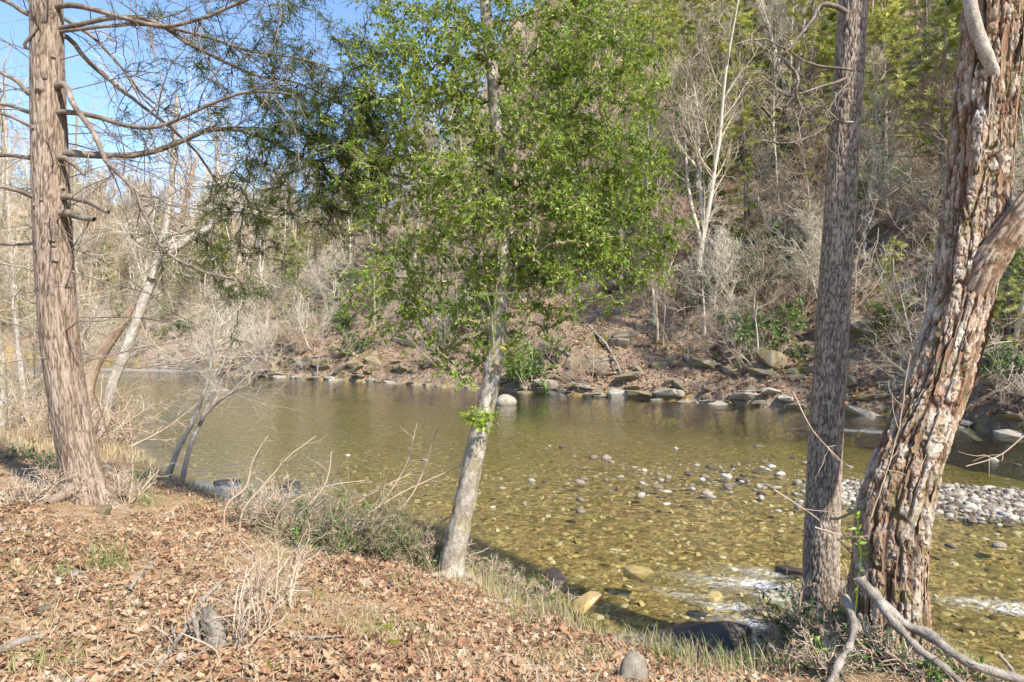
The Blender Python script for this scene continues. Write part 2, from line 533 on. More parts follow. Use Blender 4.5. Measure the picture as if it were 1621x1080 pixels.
def inside(poly, x, y):
    r = np.zeros(x.shape, bool)
    n = len(poly)
    for i in range(n):
        (x1, y1), (x2, y2) = poly[i], poly[(i + 1) % n]
        c = (y1 > y) != (y2 > y)
        with np.errstate(divide='ignore', invalid='ignore'):
            xi = (x2 - x1) * (y - y1) / (y2 - y1 + 1e-12) + x1
        r ^= c & (x < xi)
    return r


def edge_dist(line, x, y):
    d = np.full(x.shape, 1e9)
    for (x1, y1), (x2, y2) in zip(line[:-1], line[1:]):
        dx, dy = x2 - x1, y2 - y1
        t = np.clip(((x - x1) * dx + (y - y1) * dy) / (dx * dx + dy * dy), 0, 1)
        d = np.minimum(d, np.hypot(x - x1 - t * dx, y - y1 - t * dy))
    return d


def signed(x, y):
    """distance inside the near bank (+) and inside the far bank (+)"""
    x = np.asarray(x, float); y = np.asarray(y, float)
    wob = 0.25 * fbm(x * 0.9, y * 0.9, None, 3, 5)
    sn = np.where(inside(NEAR_POLY, x, y), 1, -1) * edge_dist(NEAR_EDGE, x, y) + wob
    far_w = 0.8 * fbm(x * 0.35, y * 0.35, None, 3, 8)
    sf = np.where(inside(FAR_POLY, x, y), 1, -1) * edge_dist(FAR_EDGE, x, y) + far_w
    return sn, sf


def gauss(x, y, cx, cy_, sx, sy, rot=0.0):
    c, s = math.cos(rot), math.sin(rot)
    u, v = (x - cx) * c + (y - cy_) * s, -(x - cx) * s + (y - cy_) * c
    return np.exp(-0.5 * ((u / sx) ** 2 + (v / sy) ** 2))


def land(x, y, full=False):
    x = np.asarray(x, float); y = np.asarray(y, float)
    sn, sf = signed(x, y)
    low = np.interp(x, [-16, -9, -5.5], [0.42, 0.75, 1.0])
    zb = np.interp(sn, [0, 0.2, 0.5, 1.0, 1.6, 3, 5, 8, 30], [-0.03, 0.14, 0.42, 0.62, 0.80, 1.13, 1.36, 1.5, 2.2]) * low
    zb = zb + 0.035 * fbm(x * 1.7, y * 1.7, None, 4, 21) + 0.012 * fbm(x * 9, y * 9, None, 3, 23)
    zb = zb + 0.20 * gauss(x, y, 3.05, 5.9, 0.6, 0.7)
    # wooded slope
    crest = np.interp(x, [-160, -80, -49, -24, -15, 0, 30], [7, 9, 12, 28, 62, 190, 240])
    lin = np.interp(sf, [0, 0.35, 1.2, 2.6, 5, 300], [-0.05, 0.35, 1.0, 1.9, 3.4, 3.4 + 295 * 0.92])
    zf = crest * (1 - np.exp(-lin / crest))
    rough = sstep(0.3, 4, sf)
    zf = zf + rough * (0.45 * fbm(x * 0.5, y * 0.5, None, 4, 31) + 1.6 * fbm(x * 0.09, y * 0.09, None, 3, 33)) + sstep(0, 1.0, sf) * 0.3 * np.abs(fbm(x * 1.5, y * 1.5, None, 3, 37))
    # bed
    dn, df = np.maximum(-sn, 0), np.maximum(-sf, 0)
    dep = np.interp(dn, [0, 0.5, 1.5, 6, 14, 24], [0.0, 0.2, 0.3, 0.28, 0.42, 0.55])
    dep = dep + 0.75 * np.exp(-(df / 6.0) ** 2) * sstep(0, 0.6, df)
    dep = dep + 0.55 * gauss(x, y, -9, 27, 9, 7, -0.7)
    dep = dep - 0.24 * gauss(x, y, 4.5, 14.6, 4.5, 2.4, 0.1) - 0.46 * gauss(x, y, 10.2, 12.4, 3.2, 1.7, 0.1)
    dep = dep + 0.06 * fbm(x * 0.7, y * 0.7, None, 4, 41)
    zw = -dep
    z = np.where(sn > 0, zb, np.where(sf > 0, zf, zw))
    # far ridge that closes the valley
    ridge = 52 * gauss(x, y, -190, 300, 190, 70, 0.15) + 30 * gauss(x, y, -330, 120, 90, 160)
    z = np.where(np.hypot(x, y) > 90, np.maximum(z, np.where((sf > 0) | (sn > 0), z + ridge, z)), z)
    return (z, sn, sf) if full else z


def ray_land(px, py, start=2.0, stop=260.0):
    """where the view ray through a photo pixel meets the land"""
    d = np.geomspace(start, stop, 900)
    x, z = (px - CX) / F * d, HC + (CY - py) / F * d
    hit = np.nonzero(z < np.maximum(land(x, d), 0.0))[0]
    i = hit[0] if len(hit) else len(d) - 1
    return np.array([x[i], d[i], float(land(np.array([x[i]]), np.array([d[i]]))[0])])


# polar sheet: fine close to the viewer, coarse far away, all the way round
ang = np.concatenate([np.linspace(-180, -56, 40, endpoint=False), np.linspace(-56, 56, 480, endpoint=False), np.linspace(56, 180, 40, endpoint=False)])
ang = np.radians(ang)
rad = np.concatenate([[0.0], np.geomspace(0.6, 620, 330)])
AA, RR = np.meshgrid(ang, rad)
GX, GY = np.sin(AA) * RR, np.cos(AA) * RR
GZ, GSN, GSF = land(GX, GY, True)
na, nr = len(ang), len(rad)
ii, jj = np.meshgrid(np.arange(nr - 1), np.arange(na), indexing='ij')
j2 = (jj + 1) % na
QUADS = np.stack([ii * na + jj, (ii + 1) * na + jj, (ii + 1) * na + j2, ii * na + j2], -1).reshape(-1, 4)[:, ::-1]
fsn = GSN.ravel()[QUADS].mean(1)
fsf = GSF.ravel()[QUADS].mean(1)
VALL = np.stack([GX, GY, GZ], -1).reshape(-1, 3)


def sheet(name, mask, material):
    q = QUADS[mask]
    used, inv = np.unique(q.ravel(), return_inverse=True)
    mb = MB()
    mb.add(VALL[used], quads=inv.reshape(-1, 4))
    o = mb.build(name, material)
    return tag(o, kind='structure')


ground = sheet('ground', fsn > 0, M['bank_soil'])
hillside = sheet('hillside', (fsn <= 0) & (fsf > 0), M['hill_soil'])
river_bed = sheet('river_bed', (fsn <= 0) & (fsf <= 0), M['bed_gravel'])

# river surface with real ripples, rougher at the riffles
wa = np.radians(np.linspace(-60, 70, 520))
wr = np.geomspace(3.8, 190, 300)
WA, WR = np.meshgrid(wa, wr)
WX, WY = np.sin(WA) * WR, np.cos(WA) * WR
wsn, wsf = signed(WX, WY)
FOAM = [(1185, 925, 0.42, 0.14, 1.0), (1215, 905, 0.3, 0.08, 0.8), (1235, 945, 0.3, 0.10, 0.7), (1150, 960, 0.25, 0.06, 0.8), (1085, 940, 0.25, 0.07, 0.5), (1165, 985, 0.24, 0.10, 1.0), (1060, 1020, 0.34, 0.06, 1.0), (1130, 1024, 0.30, 0.06, 1.0), (1190, 1015, 0.2, 0.1, 0.7), (1600, 962, 0.4, 0.10, 0.9), (1372, 683, 0.9, 0.22, 0.6), (350, 772, 0.6, 0.18, 0.8), (425, 790, 0.5, 0.14, 0.6), (230, 586, 9, 1.6, 0.55), (30, 592, 8, 2.0, 0.6)]
foam = np.zeros_like(WX); chop = np.zeros_like(WX)
for fx, fy, sx, sy, amt in FOAM:
    d = F * HC / (fy - CY)
    cx_ = (fx - CX) / F * d
    g = gauss(WX, WY, cx_, d, sx, sy, -0.35)
    foam = np.maximum(foam, amt * g)
    chop = np.maximum(chop, gauss(WX, WY, cx_, d, sx * 1.8, sy * 2.4, -0.35) * min(1, amt + 0.2))
fu, fv = WX * 0.75 - WY * 0.66, WX * 0.66 + WY * 0.75
rip = fbm(fu * 1.6, fv * 3.6, None, 3, 51)
wz = 0.010 * rip * np.clip(WY / 9, 0.5, 1.4) + chop * (0.075 * fbm(fu * 3, fv * 7, None, 3, 57) + 0.03 * fbm(fu * 9, fv * 16, None, 3, 58))
keep = (wsn < 0.6) & (wsf < 0.9)
kq = np.arange(WX.size).reshape(WX.shape)
Q = np.stack([kq[:-1, :-1], kq[:-1, 1:], kq[1:, 1:], kq[1:, :-1]], -1).reshape(-1, 4)[:, ::-1]
Q = Q[keep.ravel()[Q].any(1)]
used, inv = np.unique(Q.ravel(), return_inverse=True)
mb = MB()
mb.add(np.stack([WX, WY, wz], -1).reshape(-1, 3)[used], quads=inv.reshape(-1, 4)[:, ::-1], tint=foam.ravel()[used])
water = mb.build('river_water', M['river_water'])
tag(water, kind='structure')

# ------------------------------------------------------------------ growing things
def grow(S, D, L, k, wob=0.2, grav=0.0, r=rng):
    S = np.asarray(S, float); D = unit(np.asarray(D, float)); L = np.broadcast_to(np.asarray(L, float), (len(S),))
    P = [S]
    for i in range(k):
        D = unit(D + r.normal(0, wob, D.shape) + np.array([0, 0, grav]))
        P.append(P[-1] + D * (L / k)[:, None])
    return np.stack(P, 1)


def taper(r0, r1, k, p=1.0):
    r0 = np.atleast_1d(np.asarray(r0, float)); r1 = np.atleast_1d(np.asarray(r1, float))
    t = (np.arange(k) / (k - 1)) ** p
    return r0[:, None] * (1 - t)[None] + r1[:, None] * t[None]


def along(P, t):
    """points and tangents at parameters t (N,m) of polylines P (N,k,3)"""
    k = P.shape[1] - 1
    f = np.clip(t, 0, 0.9999) * k
    i = f.astype(int)
    w = (f - i)[..., None]
    n = np.arange(len(P))[:, None]
    a, b = P[n, i], P[n, i + 1]
    return a * (1 - w) + b * w, unit(b - a)


def spawn(P, n, t0, t1, ang0, ang1, r=rng, flat=0.0):
    t = r.uniform(t0, t1, (len(P), n))
    p, d = along(P, t)
    q = r.normal(0, 1, d.shape)
    if flat:
        q[..., 2] *= (1 - flat)
    q = unit(q - d * (q * d).sum(-1, keepdims=True))
    a = np.radians(r.uniform(ang0, ang1, t.shape))[..., None]
    return p.reshape(-1, 3), (d * np.cos(a) + q * np.sin(a)).reshape(-1, 3), t.ravel()


def colonize(base, targets, k=5, arch=0.0, wob=0.08, tip=0.004, power=0.45, rmax=0.05, r=rng, up_bias=0.0):
    """join every target to the nearest wood already grown; base (n,3) are points on the stem"""
    base = np.asarray(base, float)
    dist = np.sqrt(((targets[:, None, :] - base[None]) ** 2).sum(-1)).min(1)
    order = np.argsort(dist)
    cap = len(base) + len(targets) * k
    N = np.zeros((cap, 3)); N[:len(base)] = base
    par = np.full(cap, -1)
    n = len(base)
    lines = []
    for ti in order:
        t = targets[ti]
        dv = t - N[:n]
        d = np.sqrt((dv ** 2).sum(1)) + up_bias * np.maximum(0, N[:n, 2] - t[2])
        j = int(np.argmin(d))
        s = np.linspace(0, 1, k + 1)[1:, None]
        L = np.linalg.norm(t - N[j])
        P = N[j] * (1 - s) + t * s
        P = P + np.array([0, 0, 1.0]) * arch * L * (4 * s * (1 - s)) + r.normal(0, wob * L, (k, 3)) * np.sin(np.pi * np.minimum(s * 0.9 + 0.05, 1))
        idx = np.arange(n, n + k)
        N[n:n + k] = P
        par[n] = j; par[n + 1:n + k] = idx[:-1]
        lines.append(np.concatenate([[j], idx]))
        n += k
    cnt = np.zeros(n)
    for l in lines:
        cnt[l[-1]] += 1
    for i in range(n - 1, len(base) - 1, -1):
        if par[i] >= 0:
            cnt[par[i]] += cnt[i]
    R = np.minimum(tip * np.maximum(cnt, 1) ** power, rmax)
    lines = np.array(lines)
    P = N[lines]
    RR_ = R[lines]
    RR_[:, 0] = RR_[:, 1]
    return P, RR_


def leaf_template(w=0.45, fold=0.08, curl=0.12, lobes=False):
    if not lobes:
        V = np.array([(0, 0, 0), (0.28, w * 0.42, 0), (0.66, w * 0.36, 0), (1, 0, 0), (0.66, -w * 0.36, 0), (0.28, -w * 0.42, 0), (0.5, 0, -fold)])
        T = [(6, i, (i + 1) % 6) for i in range(6)]
    else:
        o = [(0, 0), (0.2, 0.22), (0.34, 0.5), (0.46, 0.24), (0.66, 0.46), (0.76, 0.18), (1, 0), (0.76, -0.18), (0.66, -0.46), (0.46, -0.24), (0.34, -0.5), (0.2, -0.22)]
        V = np.array([(x, y * w * 1.6, 0) for x, y in o] + [(0.5, 0, -fold)])
        T = [(12, i, (i + 1) % 12) for i in range(12)]
    V[:, 2] += -curl * (V[:, 0] - 0.4) ** 2 * 2 + curl * np.abs(V[:, 1])
    return V, np.array(T)[:, ::-1]


LEAF = (np.array([(0, 0, 0), (0.42, 0.21, 0.03), (1, 0, -0.06), (0.42, -0.21, 0.03), (0.48, 0, -0.05)], float), np.array([(4, 1, 0), (4, 2, 1), (4, 3, 2), (4, 0, 3)]))


def frames(D, r=rng, up=None, upw=0.0):
    """X along D, Z roughly up"""
    X = unit(D)
    Zr = unit(r.normal(0, 1, X.shape) + (0 if up is None else np.asarray(up) * upw))
    Y = unit(np.cross(Zr, X))
    return X, Y, np.cross(X, Y)


def leaves_on(mb, P, n, size, tmin=0.15, r=rng, tint=(0.1, 0.85), upw=1.3, width=1.0):
    p, d, t = spawn(P, n, tmin, 1.0, 25, 75, r)
    s = (size * r.uniform(0.5, 1.45, len(p)))[:, None]
    d = unit(d + np.array([0, 0, -0.25]))
    X, Y, Z = frames(d, r, (0.25, -0.35, 1.0), upw)
    mb.stamp(LEAF[0], LEAF[1], p, X * s, Y * s * width, Z * s, np.clip(np.repeat(r.normal(np.mean(tint), (tint[1] - tint[0]) / 4.5, len(P)), n) + r.normal(0, (tint[1] - tint[0]) / 7, len(p)), 0, 1))


def stem_path(pxs, depth, above=None):
    """[(px, py, width)] at a depth (number or list) -> centre points and radii"""
    dd = [depth] * len(pxs) if np.isscalar(depth) else depth
    P = np.array([pt(a, b, d) for (a, b, w), d in zip(pxs, dd)])
    R = np.array([w * 0.5 / F * d / math.sqrt(1 + ((a - CX) / F) ** 2) for (a, b, w), d in zip(pxs, dd)])   # a stem off the axis looks wider
    return P, R


def smooth_path(P, R, n):
    L = np.concatenate([[0], np.cumsum(np.linalg.norm(np.diff(P, axis=0), axis=1))])
    q = np.linspace(0, L[-1], n)
    m = np.gradient(P, L, axis=0)
    i = np.clip(np.searchsorted(L, q, side='right') - 1, 0, len(L) - 2)
    h = (L[i + 1] - L[i])
    t = ((q - L[i]) / h)[:, None]
    h = h[:, None]
    C = (2 * t ** 3 - 3 * t ** 2 + 1) * P[i] + (t ** 3 - 2 * t ** 2 + t) * h * m[i] + (-2 * t ** 3 + 3 * t ** 2) * P[i + 1] + (t ** 3 - t ** 2) * h * m[i + 1]
    return C, np.interp(q, L, R), q


def trunk(mb, P, R, nu, nv, disp, flare=0.35, flare_h=0.3, lobes=5, phase=0.0):
    """a bark-relief stem: disp(theta, v, r) -> (displacement in m, relief 0..1, tint 0..1)"""
    C, r, v = smooth_path(np.asarray(P, float), np.asarray(R, float), nv)
    T = unit(np.gradient(C, axis=0))
    X = np.array([1.0, 0, 0])
    A = unit(X - T * (T @ X)[:, None])
    B = np.cross(T, A)
    th = np.linspace(0, 2 * np.pi, nu, endpoint=False)
    TH, VV = np.meshgrid(th, v)
    Rg = np.repeat(r[:, None], nu, 1)
    fl = np.exp(-VV / flare_h) * flare
    Rg = Rg * (1 + fl * (0.75 + 0.5 * np.cos(lobes * TH + phase + 0.6 * np.sin(2 * TH))))
    d, rel, tn = disp(TH, VV, Rg)
    Rt = Rg + d
    V = C[:, None, :] + A[:, None, :] * (np.cos(TH) * Rt)[..., None] + B[:, None, :] * (np.sin(TH) * Rt)[..., None]
    k = np.arange(nu * nv).reshape(nv, nu)
    k2 = np.roll(k, -1, 1)
    q = np.stack([k[:-1], k2[:-1], k2[1:], k[1:]], -1).reshape(-1, 4)
    mb.add(V.reshape(-1, 3), quads=q, tint=tn.ravel(), relief=rel.ravel())
    return C, r


def plates(ncell, vlen, depth, warp=0.35, edge=0.28, fine=0.003, seed=0, fine2=None):
    def f(TH, VV, Rg):
        u = TH / (2 * np.pi) * ncell
        cx, sx = np.cos(TH) * 3, np.sin(TH) * 3
        w1 = fbm(cx, sx, VV * 4, 3, seed + 3); w2 = fbm(cx, sx, VV * 4 + 50, 3, seed + 4)
        f1, f2, cid = worley(u + w1 * warp * 2, VV / vlen + w2 * warp, ncell, seed)
        e = sstep(0.0, edge, f2 - f1)
        n = fbm(cx * 3, sx * 3, VV * 30, 3, seed + 6)
        d = -(1 - e) * depth + n * fine + (cid - 0.5) * depth * 0.5
        if fine2:
            g1, g2, gid = worley(u * fine2[0], VV / fine2[1] + w1, ncell * fine2[0], seed + 9)
            e2 = sstep(0, 0.3, g2 - g1)
            d = d - (1 - e2) * fine2[2] + (gid - 0.5) * fine2[2]
            e = e * (0.45 + 0.55 * e2)
            cid = 0.6 * cid + 0.4 * gid
        return d, np.clip(e, 0, 1), np.clip(cid * 0.7 + 0.3 * (n + 0.5), 0, 1)
    return f


def furrows(R0, width, stretch, depth, sharp=0.22, seed=0, layers=2, fine=0.002, fine_w=0.012, small=None):
    """interlacing furrows: the zero lines of stretched noise fields on the stem's own surface"""
    def net(TH, VV, w, st, sd):
        x, y, z = np.cos(TH) * R0 / w, np.sin(TH) * R0 / w, VV / (w * st)
        wx = 0.35 * vnoise(x * 2.1, y * 2.1, z * 2.1, sd + 50)
        f = 9.0
        for i in range(layers):
            f = np.minimum(f, np.abs(vnoise(x + wx + 31 * i, y + wx, z + 7 * i, sd + i * 5) + 0.45 * vnoise(x * 2.2, y * 2.2, z * 2.2 + 9 * i, sd + i * 5 + 2)))
        return f

    def g(TH, VV, Rg):
        f = net(TH, VV, width, stretch, seed)
        e = sstep(0.0, sharp, f)
        n = fbm(np.cos(TH) * R0 / fine_w, np.sin(TH) * R0 / fine_w, VV / (fine_w * 2.5), 3, seed + 6)
        d = (e - 1) * depth + n * fine + 0.35 * depth * np.clip(f, 0, 1)
        if small:
            f2 = net(TH, VV, small[0], small[1], seed + 90)
            e2 = sstep(0, 0.3, f2)
            d = d + (e2 - 1) * small[2]
            e = e * (0.5 + 0.5 * e2)
        big = fbm(np.cos(TH) * R0 / (width * 2), np.sin(TH) * R0 / (width * 2), VV / (width * stretch * 2), 3, seed + 33)
        return d, np.clip(e, 0, 1), np.clip(0.5 + 0.55 * big + 0.25 * n, 0, 1)
    return g


def smooth_bark(amp=0.006, seed=0, scale=6):
    def f(TH, VV, Rg):
        cx, sx = np.cos(TH), np.sin(TH)
        n = fbm(cx * 2, sx * 2, VV * scale, 4, seed)
        m = fbm(cx * 5, sx * 5, VV * scale * 4, 3, seed + 5)
        return amp * (n * 1.4 + m * 0.5), np.clip(0.8 + m * 0.8, 0, 1), np.clip(0.5 + n * 0.7, 0, 1)
    return f


def roots(parent, base, r0, n, L, material, seed):
    r = np.random.default_rng(seed)
    a0 = r.uniform(0, 6.28)
    for i in range(n):
        a = a0 + i * 6.28 / n + r.normal(0, 0.3)
        s = np.linspace(0, 1, 9)
        len_ = L * r.uniform(0.6, 1.3)
        aa = a + r.normal(0, 0.5) * s
        x = base[0] + np.cos(aa) * (r0 * 0.5 + s * len_); y = base[1] + np.sin(aa) * (r0 * 0.5 + s * len_)
        z = land(x, y) + r0 * 0.55 * (1 - s) ** 2 - 0.03 * s + 0.006
        m = MB()
        m.tubes(np.stack([x, y, z], -1), r0 * 0.36 * (1 - 0.75 * s) * r.uniform(0.8, 1.2, 9), 8, tint=0.5)
        m.A['relief'] = [np.full_like(q, 0.7) for q in m.A['relief']]
        shift(m, base).build('root', material, parent)


# ------------------------------------------------------------------ hemlock beside the path, with its long dead limbs
hb = ray_land(128, 790)
DH = hb[1]
hem = thing('hemlock_tree', 'brown furrowed hemlock trunk with sweeping bare limbs and dark drooping needles', 'tree', hb)
path = [(142, 812, 74), (128, 745, 66), (111, 650, 65), (97, 560, 65), (88, 450, 65), (82, 340, 64), (78, 220, 61), (75, 100, 57), (73, 0, 55), (70, -140, 47), (66, -480, 38)]
HP, HR = stem_path(path, DH)
mb = MB()
trunk(mb, HP, HR, 150, 360, furrows(0.22, 0.030, 9.0, 0.009, 0.20, 3, 2, 0.003, 0.012), 0.55, 0.22, 5, 0.7)
shift(mb, hb).build('trunk', M['hemlock_bark'], hem)
roots(hem, hb, 0.26, 6, 0.55, M['hemlock_bark'], 1)
limbs = [
    ([(108, 242), (165, 247), (205, 246), (245, 240), (290, 222), (330, 206), (372, 205), (430, 225), (500, 262)], 13, 0.0, 0.7),
    ([(100, 178), (150, 184), (200, 199), (245, 202), (300, 180), (350, 158), (400, 145), (460, 150)], 9, -0.25, -0.8),
    ([(104, 8), (150, 16), (215, 34), (262, 42), (320, 28), (390, 0), (450, -30)], 10, -0.2, -0.5),
    ([(255, 40), (300, 70), (350, 95), (400, 118), (460, 128), (540, 165)], 8, -0.3, 0.2),
    ([(104, 58), (135, 92), (170, 125), (215, 160), (260, 195), (310, 240), (350, 300)], 9, 0.25, 0.9),
    ([(104, 135), (116, 165), (150, 213), (168, 255), (205, 292), (232, 345), (262, 398), (310, 425), (370, 442)], 10, -0.4, -0.9),
    ([(102, 30), (150, 62), (190, 105), (240, 160), (300, 190)], 7, 0.4, 1.2),
    ([(270, 44), (330, 60), (400, 82), (470, 92), (560, 120)], 6, -0.3, 0.0),
    ([(106, 252), (118, 262), (134, 277)], 9, -0.3, -0.35),
    ([(106, 312), (140, 320), (171, 336)], 11, -0.2, -0.45),
    ([(108, 338), (126, 344), (149, 348)], 13, -0.3, -0.45),
    ([(52, 152), (26, 128), (-20, 108), (-70, 100)], 9, -0.2, -0.4),
    ([(48, 178), (20, 168), (-40, 160)], 8, 0.1, 0.3),
    ([(50, 200), (10, 182), (-40, 176)], 6, -0.3, -0.6),
    ([(50, 250), (20, 246), (-50, 250)], 8, 0.1, 0.4),
    ([(55, 312), (30, 302), (-40, 290)], 8, -0.3, -0.6),
    ([(50, 22), (20, 8), (-20, -10)], 9, 0.2, 0.6),
    ([(40, 75), (60, 40), (55, 10), (20, -30)], 6, -0.35, -0.5),
    ([(58, 386), (20, 388), (-40, 380)], 6, 0.1, 0.5),
]
limb_nodes = []
for pts_, w, d0, d1 in limbs:
    n = len(pts_)
    P = np.array([pt(a, b, DH + d0 * 0.4 + (d1 - d0) * i / (n - 1)) for i, (a, b) in enumerate(pts_)])
    start = np.array([np.interp(P[0][2], HP[:, 2], HP[:, 0]), DH, P[0][2]])
    P = np.vstack([start[None], P])
    R = np.linspace(w, max(2.0, w * 0.35), len(P)) * 0.5 / F * DH
    if len(pts_) == 3:
        R[:] = w * 0.5 / F * DH * np.linspace(1.1, 0.6, len(P))
    C, r_, _ = smooth_path(P, R, 26)
    C = C + 0.012 * np.stack([fbm(C[:, 0] * 6, C[:, 2] * 6, C[:, 1] + k * 9, 3, 70 + k) for k in range(3)], -1)
    mb = MB()
    mb.tubes(C, r_, 9)
    e = C[-1] + unit(C[-1] - C[-2]) * r_[-1] * 0.6
    shift(mb, hb).build('limb', M['branch_bark'], hem)
    if len(pts_) > 4:
        limb_nodes.append(C[6:])
limb_nodes = np.vstack(limb_nodes)
knot_r = np.random.default_rng(8)
for kx, ky in [(86, 132), (84, 322), (90, 357), (100, 392), (98, 384), (74, 398), (72, 330), (94, 96), (80, 150), (108, 300), (70, 210), (102, 415)]:
    cxk = np.interp(HC + (CY - ky) / F * DH, HP[:, 2], HP[:, 0]); rk = np.interp(HC + (CY - ky) / F * DH, HP[:, 2], HR)
    w0 = pt(kx, ky, DH)
    off = np.clip(w0[0] - cxk, -rk * 0.95, rk * 0.95)
    out = np.array([off, -math.sqrt(max(rk * rk - off * off, 1e-4)), 0.0])
    c0 = np.array([cxk, DH, w0[2]]) + out * 0.86
    m_ = MB()
    un = unit(out)
    s_ = knot_r.uniform(0.8, 1.5)
    m_.tubes(np.array([c0, c0 + un * 0.03 * s_, c0 + un * 0.045 * s_ + np.array([0, 0, -0.008]), c0 + un * 0.03 * s_]), np.array([0.04, 0.024, 0.012, 0.002]) * s_ * knot_r.uniform(0.8, 1.2, 4), 7)
    shift(m_, hb).build('knot', M['branch_bark'], hem)
# bare twigs off the limbs
r1 = np.random.default_rng(5)
tw = []
for _ in range(170):
    j = r1.integers(len(limb_nodes))
    tw.append(limb_nodes[j])
tw = np.array(tw)
P1 = grow(tw, np.stack([r1.uniform(-0.2, 1.0, len(tw)), r1.normal(0, 0.6, len(tw)), r1.normal(-0.15, 0.6, len(tw))], -1), r1.uniform(0.4, 1.3, len(tw)), 6, 0.22, -0.05, r1)
s2, d2, _ = spawn(P1, 5, 0.25, 1, 25, 60, r1)
P2 = grow(s2, d2, r1.uniform(0.12, 0.4, len(s2)), 3, 0.25, -0.03, r1)
mb = MB()
mb.tubes(P1, taper(r1.uniform(0.005, 0.010, len(P1)), 0.0025, 7), 4)
mb.tubes(P2, taper(0.0035 * np.ones(len(P2)), 0.002, 4), 3)
tl = []
# twigs past the trunk on its far side
st = np.stack([np.interp(np.linspace(2.2, 8, 40), HP[:, 2], HP[:, 0]), np.full(40, DH), np.linspace(2.6, 7, 40)], -1)
P3 = grow(st, np.stack([r1.choice([-1, 1], 40), r1.normal(0, 0.8, 40), r1.normal(0, 0.35, 40)], -1), r1.uniform(0.7, 1.8, 40), 7, 0.17, 0, r1)
s3, d3, _ = spawn(P3, 7, 0.2, 1, 25, 65, r1)
P4 = grow(s3, d3, r1.uniform(0.15, 0.5, len(s3)), 3, 0.25, 0, r1)
mb.tubes(P3, taper(r1.uniform(0.006, 0.010, 40), 0.003, 8), 4)
mb.tubes(P4, taper(0.0035 * np.ones(len(P4)), 0.002, 4), 3)
# needle sprays
def px_cloud(specs, r, dmid):
    out = []
    for (cx_, cy__, sx, sy, n, dz) in specs:
        a = r.normal(0, 1, (n, 2))
        rr_ = np.linalg.norm(a, axis=1, keepdims=True)
        a = a / rr_ * np.minimum(rr_, 1.9)
        dd = dmid + r.normal(0, dz, n)
        out += [pt(cx_ + q[0] * sx, cy__ + q[1] * sy, d) for q, d in zip(a, dd)]
    return np.array(out)


cl = px_cloud([(505, 215, 48, 62, 190, 0.35), (560, 290, 40, 50, 80, 0.3), (430, 245, 50, 62, 90, 0.35), (580, 200, 40, 50, 60, 0.3), (400, 370, 45, 55, 75, 0.3), (440, 130, 70, 40, 50, 0.4), (330, 60, 80, 45, 40, 0.4), (490, 40, 70, 40, 50, 0.4), (300, 170, 60, 50, 22, 0.4), (360, 470, 25, 45, 14, 0.2), (290, 400, 40, 26, 16, 0.2), (590, 130, 45, 60, 60, 0.35)], r1, DH + 0.3)
PH, RH = colonize(limb_nodes, cl, 5, 0.10, 0.06, 0.0028, 0.42, 0.012, r1)
mb.tubes(PH, RH, 4)
shift(mb, hb).build('twig_mass', M['branch_bark'], hem)
side, dirs, _ = spawn(PH, 15, 0.15, 1, 35, 70, r1, 0.75)
PS = grow(side, dirs + np.array([0, 0, -0.15]), r1.uniform(0.09, 0.26, len(side)), 2, 0.12, -0.10, r1)
nd = MB()
NEED = (np.array([(0, -0.5, 0), (1, 0, 0), (0, 0.5, 0)], float), np.array([(0, 1, 2)]))
p, d, t = spawn(PS, 16, 0.0, 1, 40, 80, r1, 0.6)
X, Y, Z = frames(d, r1, (0, 0, 1), 3.0)
s = r1.uniform(0.014, 0.034, len(p))[:, None]
tint = np.clip(np.repeat(r1.normal(0.45, 0.2, len(PS)), 16) + r1.normal(0, 0.12, len(p)), 0, 1)
nd.stamp(NEED[0], NEED[1], p, X * s, Y * 0.008, Z * s, tint)
nd.tubes(PS, taper(0.002 * np.ones(len(PS)), 0.001, 3), 3, tint=0.3)
shift(nd, hb).build('needles', M['hemlock_needle'], hem, smooth=False)

# ------------------------------------------------------------------ green broadleaf tree in the middle
cb = ray_land(712, 915)
DC = cb[1]
hol = thing('broadleaf_evergreen_tree', 'slender leaning pale trunk with bright green glossy leaves at the water edge', 'tree', cb)
path = [(708, 925, 40), (722, 860, 36), (737, 790, 33), (752, 715, 31), (770, 640, 29), (783, 570, 28), (791, 500, 25), (796, 420, 22), (797, 350, 20), (791, 270, 19), (785, 190, 18), (778, 110, 18), (770, 30, 18), (764, -60, 19), (755, -300, 14), (742, -560, 8)]
CP, CR = stem_path(path, [DC + 0.05 * i for i in range(len(path))])
mb = MB()
CC, _ = trunk(mb, CP, CR, 64, 620, smooth_bark(0.007, 9, 7), 0.75, 0.10, 4, 1.0)
shift(mb, cb).build('trunk', M['pale_bark'], hol)
roots(hol, cb, 0.13, 5, 0.35, M['pale_bark'], 2)
r2 = np.random.default_rng(21)
tg = px_cloud([(930, 290, 70, 95, 150, 0.5), (890, 90, 85, 60, 100, 0.55), (965, 360, 60, 62, 75, 0.5), (700, 170, 62, 85, 95, 0.55), (690, 330, 70, 60, 70, 0.55), (850, 400, 55, 45, 60, 0.5), (720, 460, 55, 48, 55, 0.4), (610, 470, 45, 32, 26, 0.35), (800, 200, 60, 90, 60, 0.6), (640, 60, 50, 50, 36, 0.5), (800, -90, 130, 70, 90, 0.6), (950, 40, 50, 45, 50, 0.5), (720, 60, 60, 45, 40, 0.5), (1000, 320, 35, 70, 35, 0.4), (600, 250, 45, 60, 36, 0.4), (760, 560, 45, 26, 20, 0.25), (960, 190, 60, 50, 40, 0.4), (850, 500, 40, 30, 12, 0.3), (820, 330, 60, 60, 40, 0.5)], r2, DC + 0.4)
base_nodes = CC[(CC[:, 2] > 2.9)][::14]
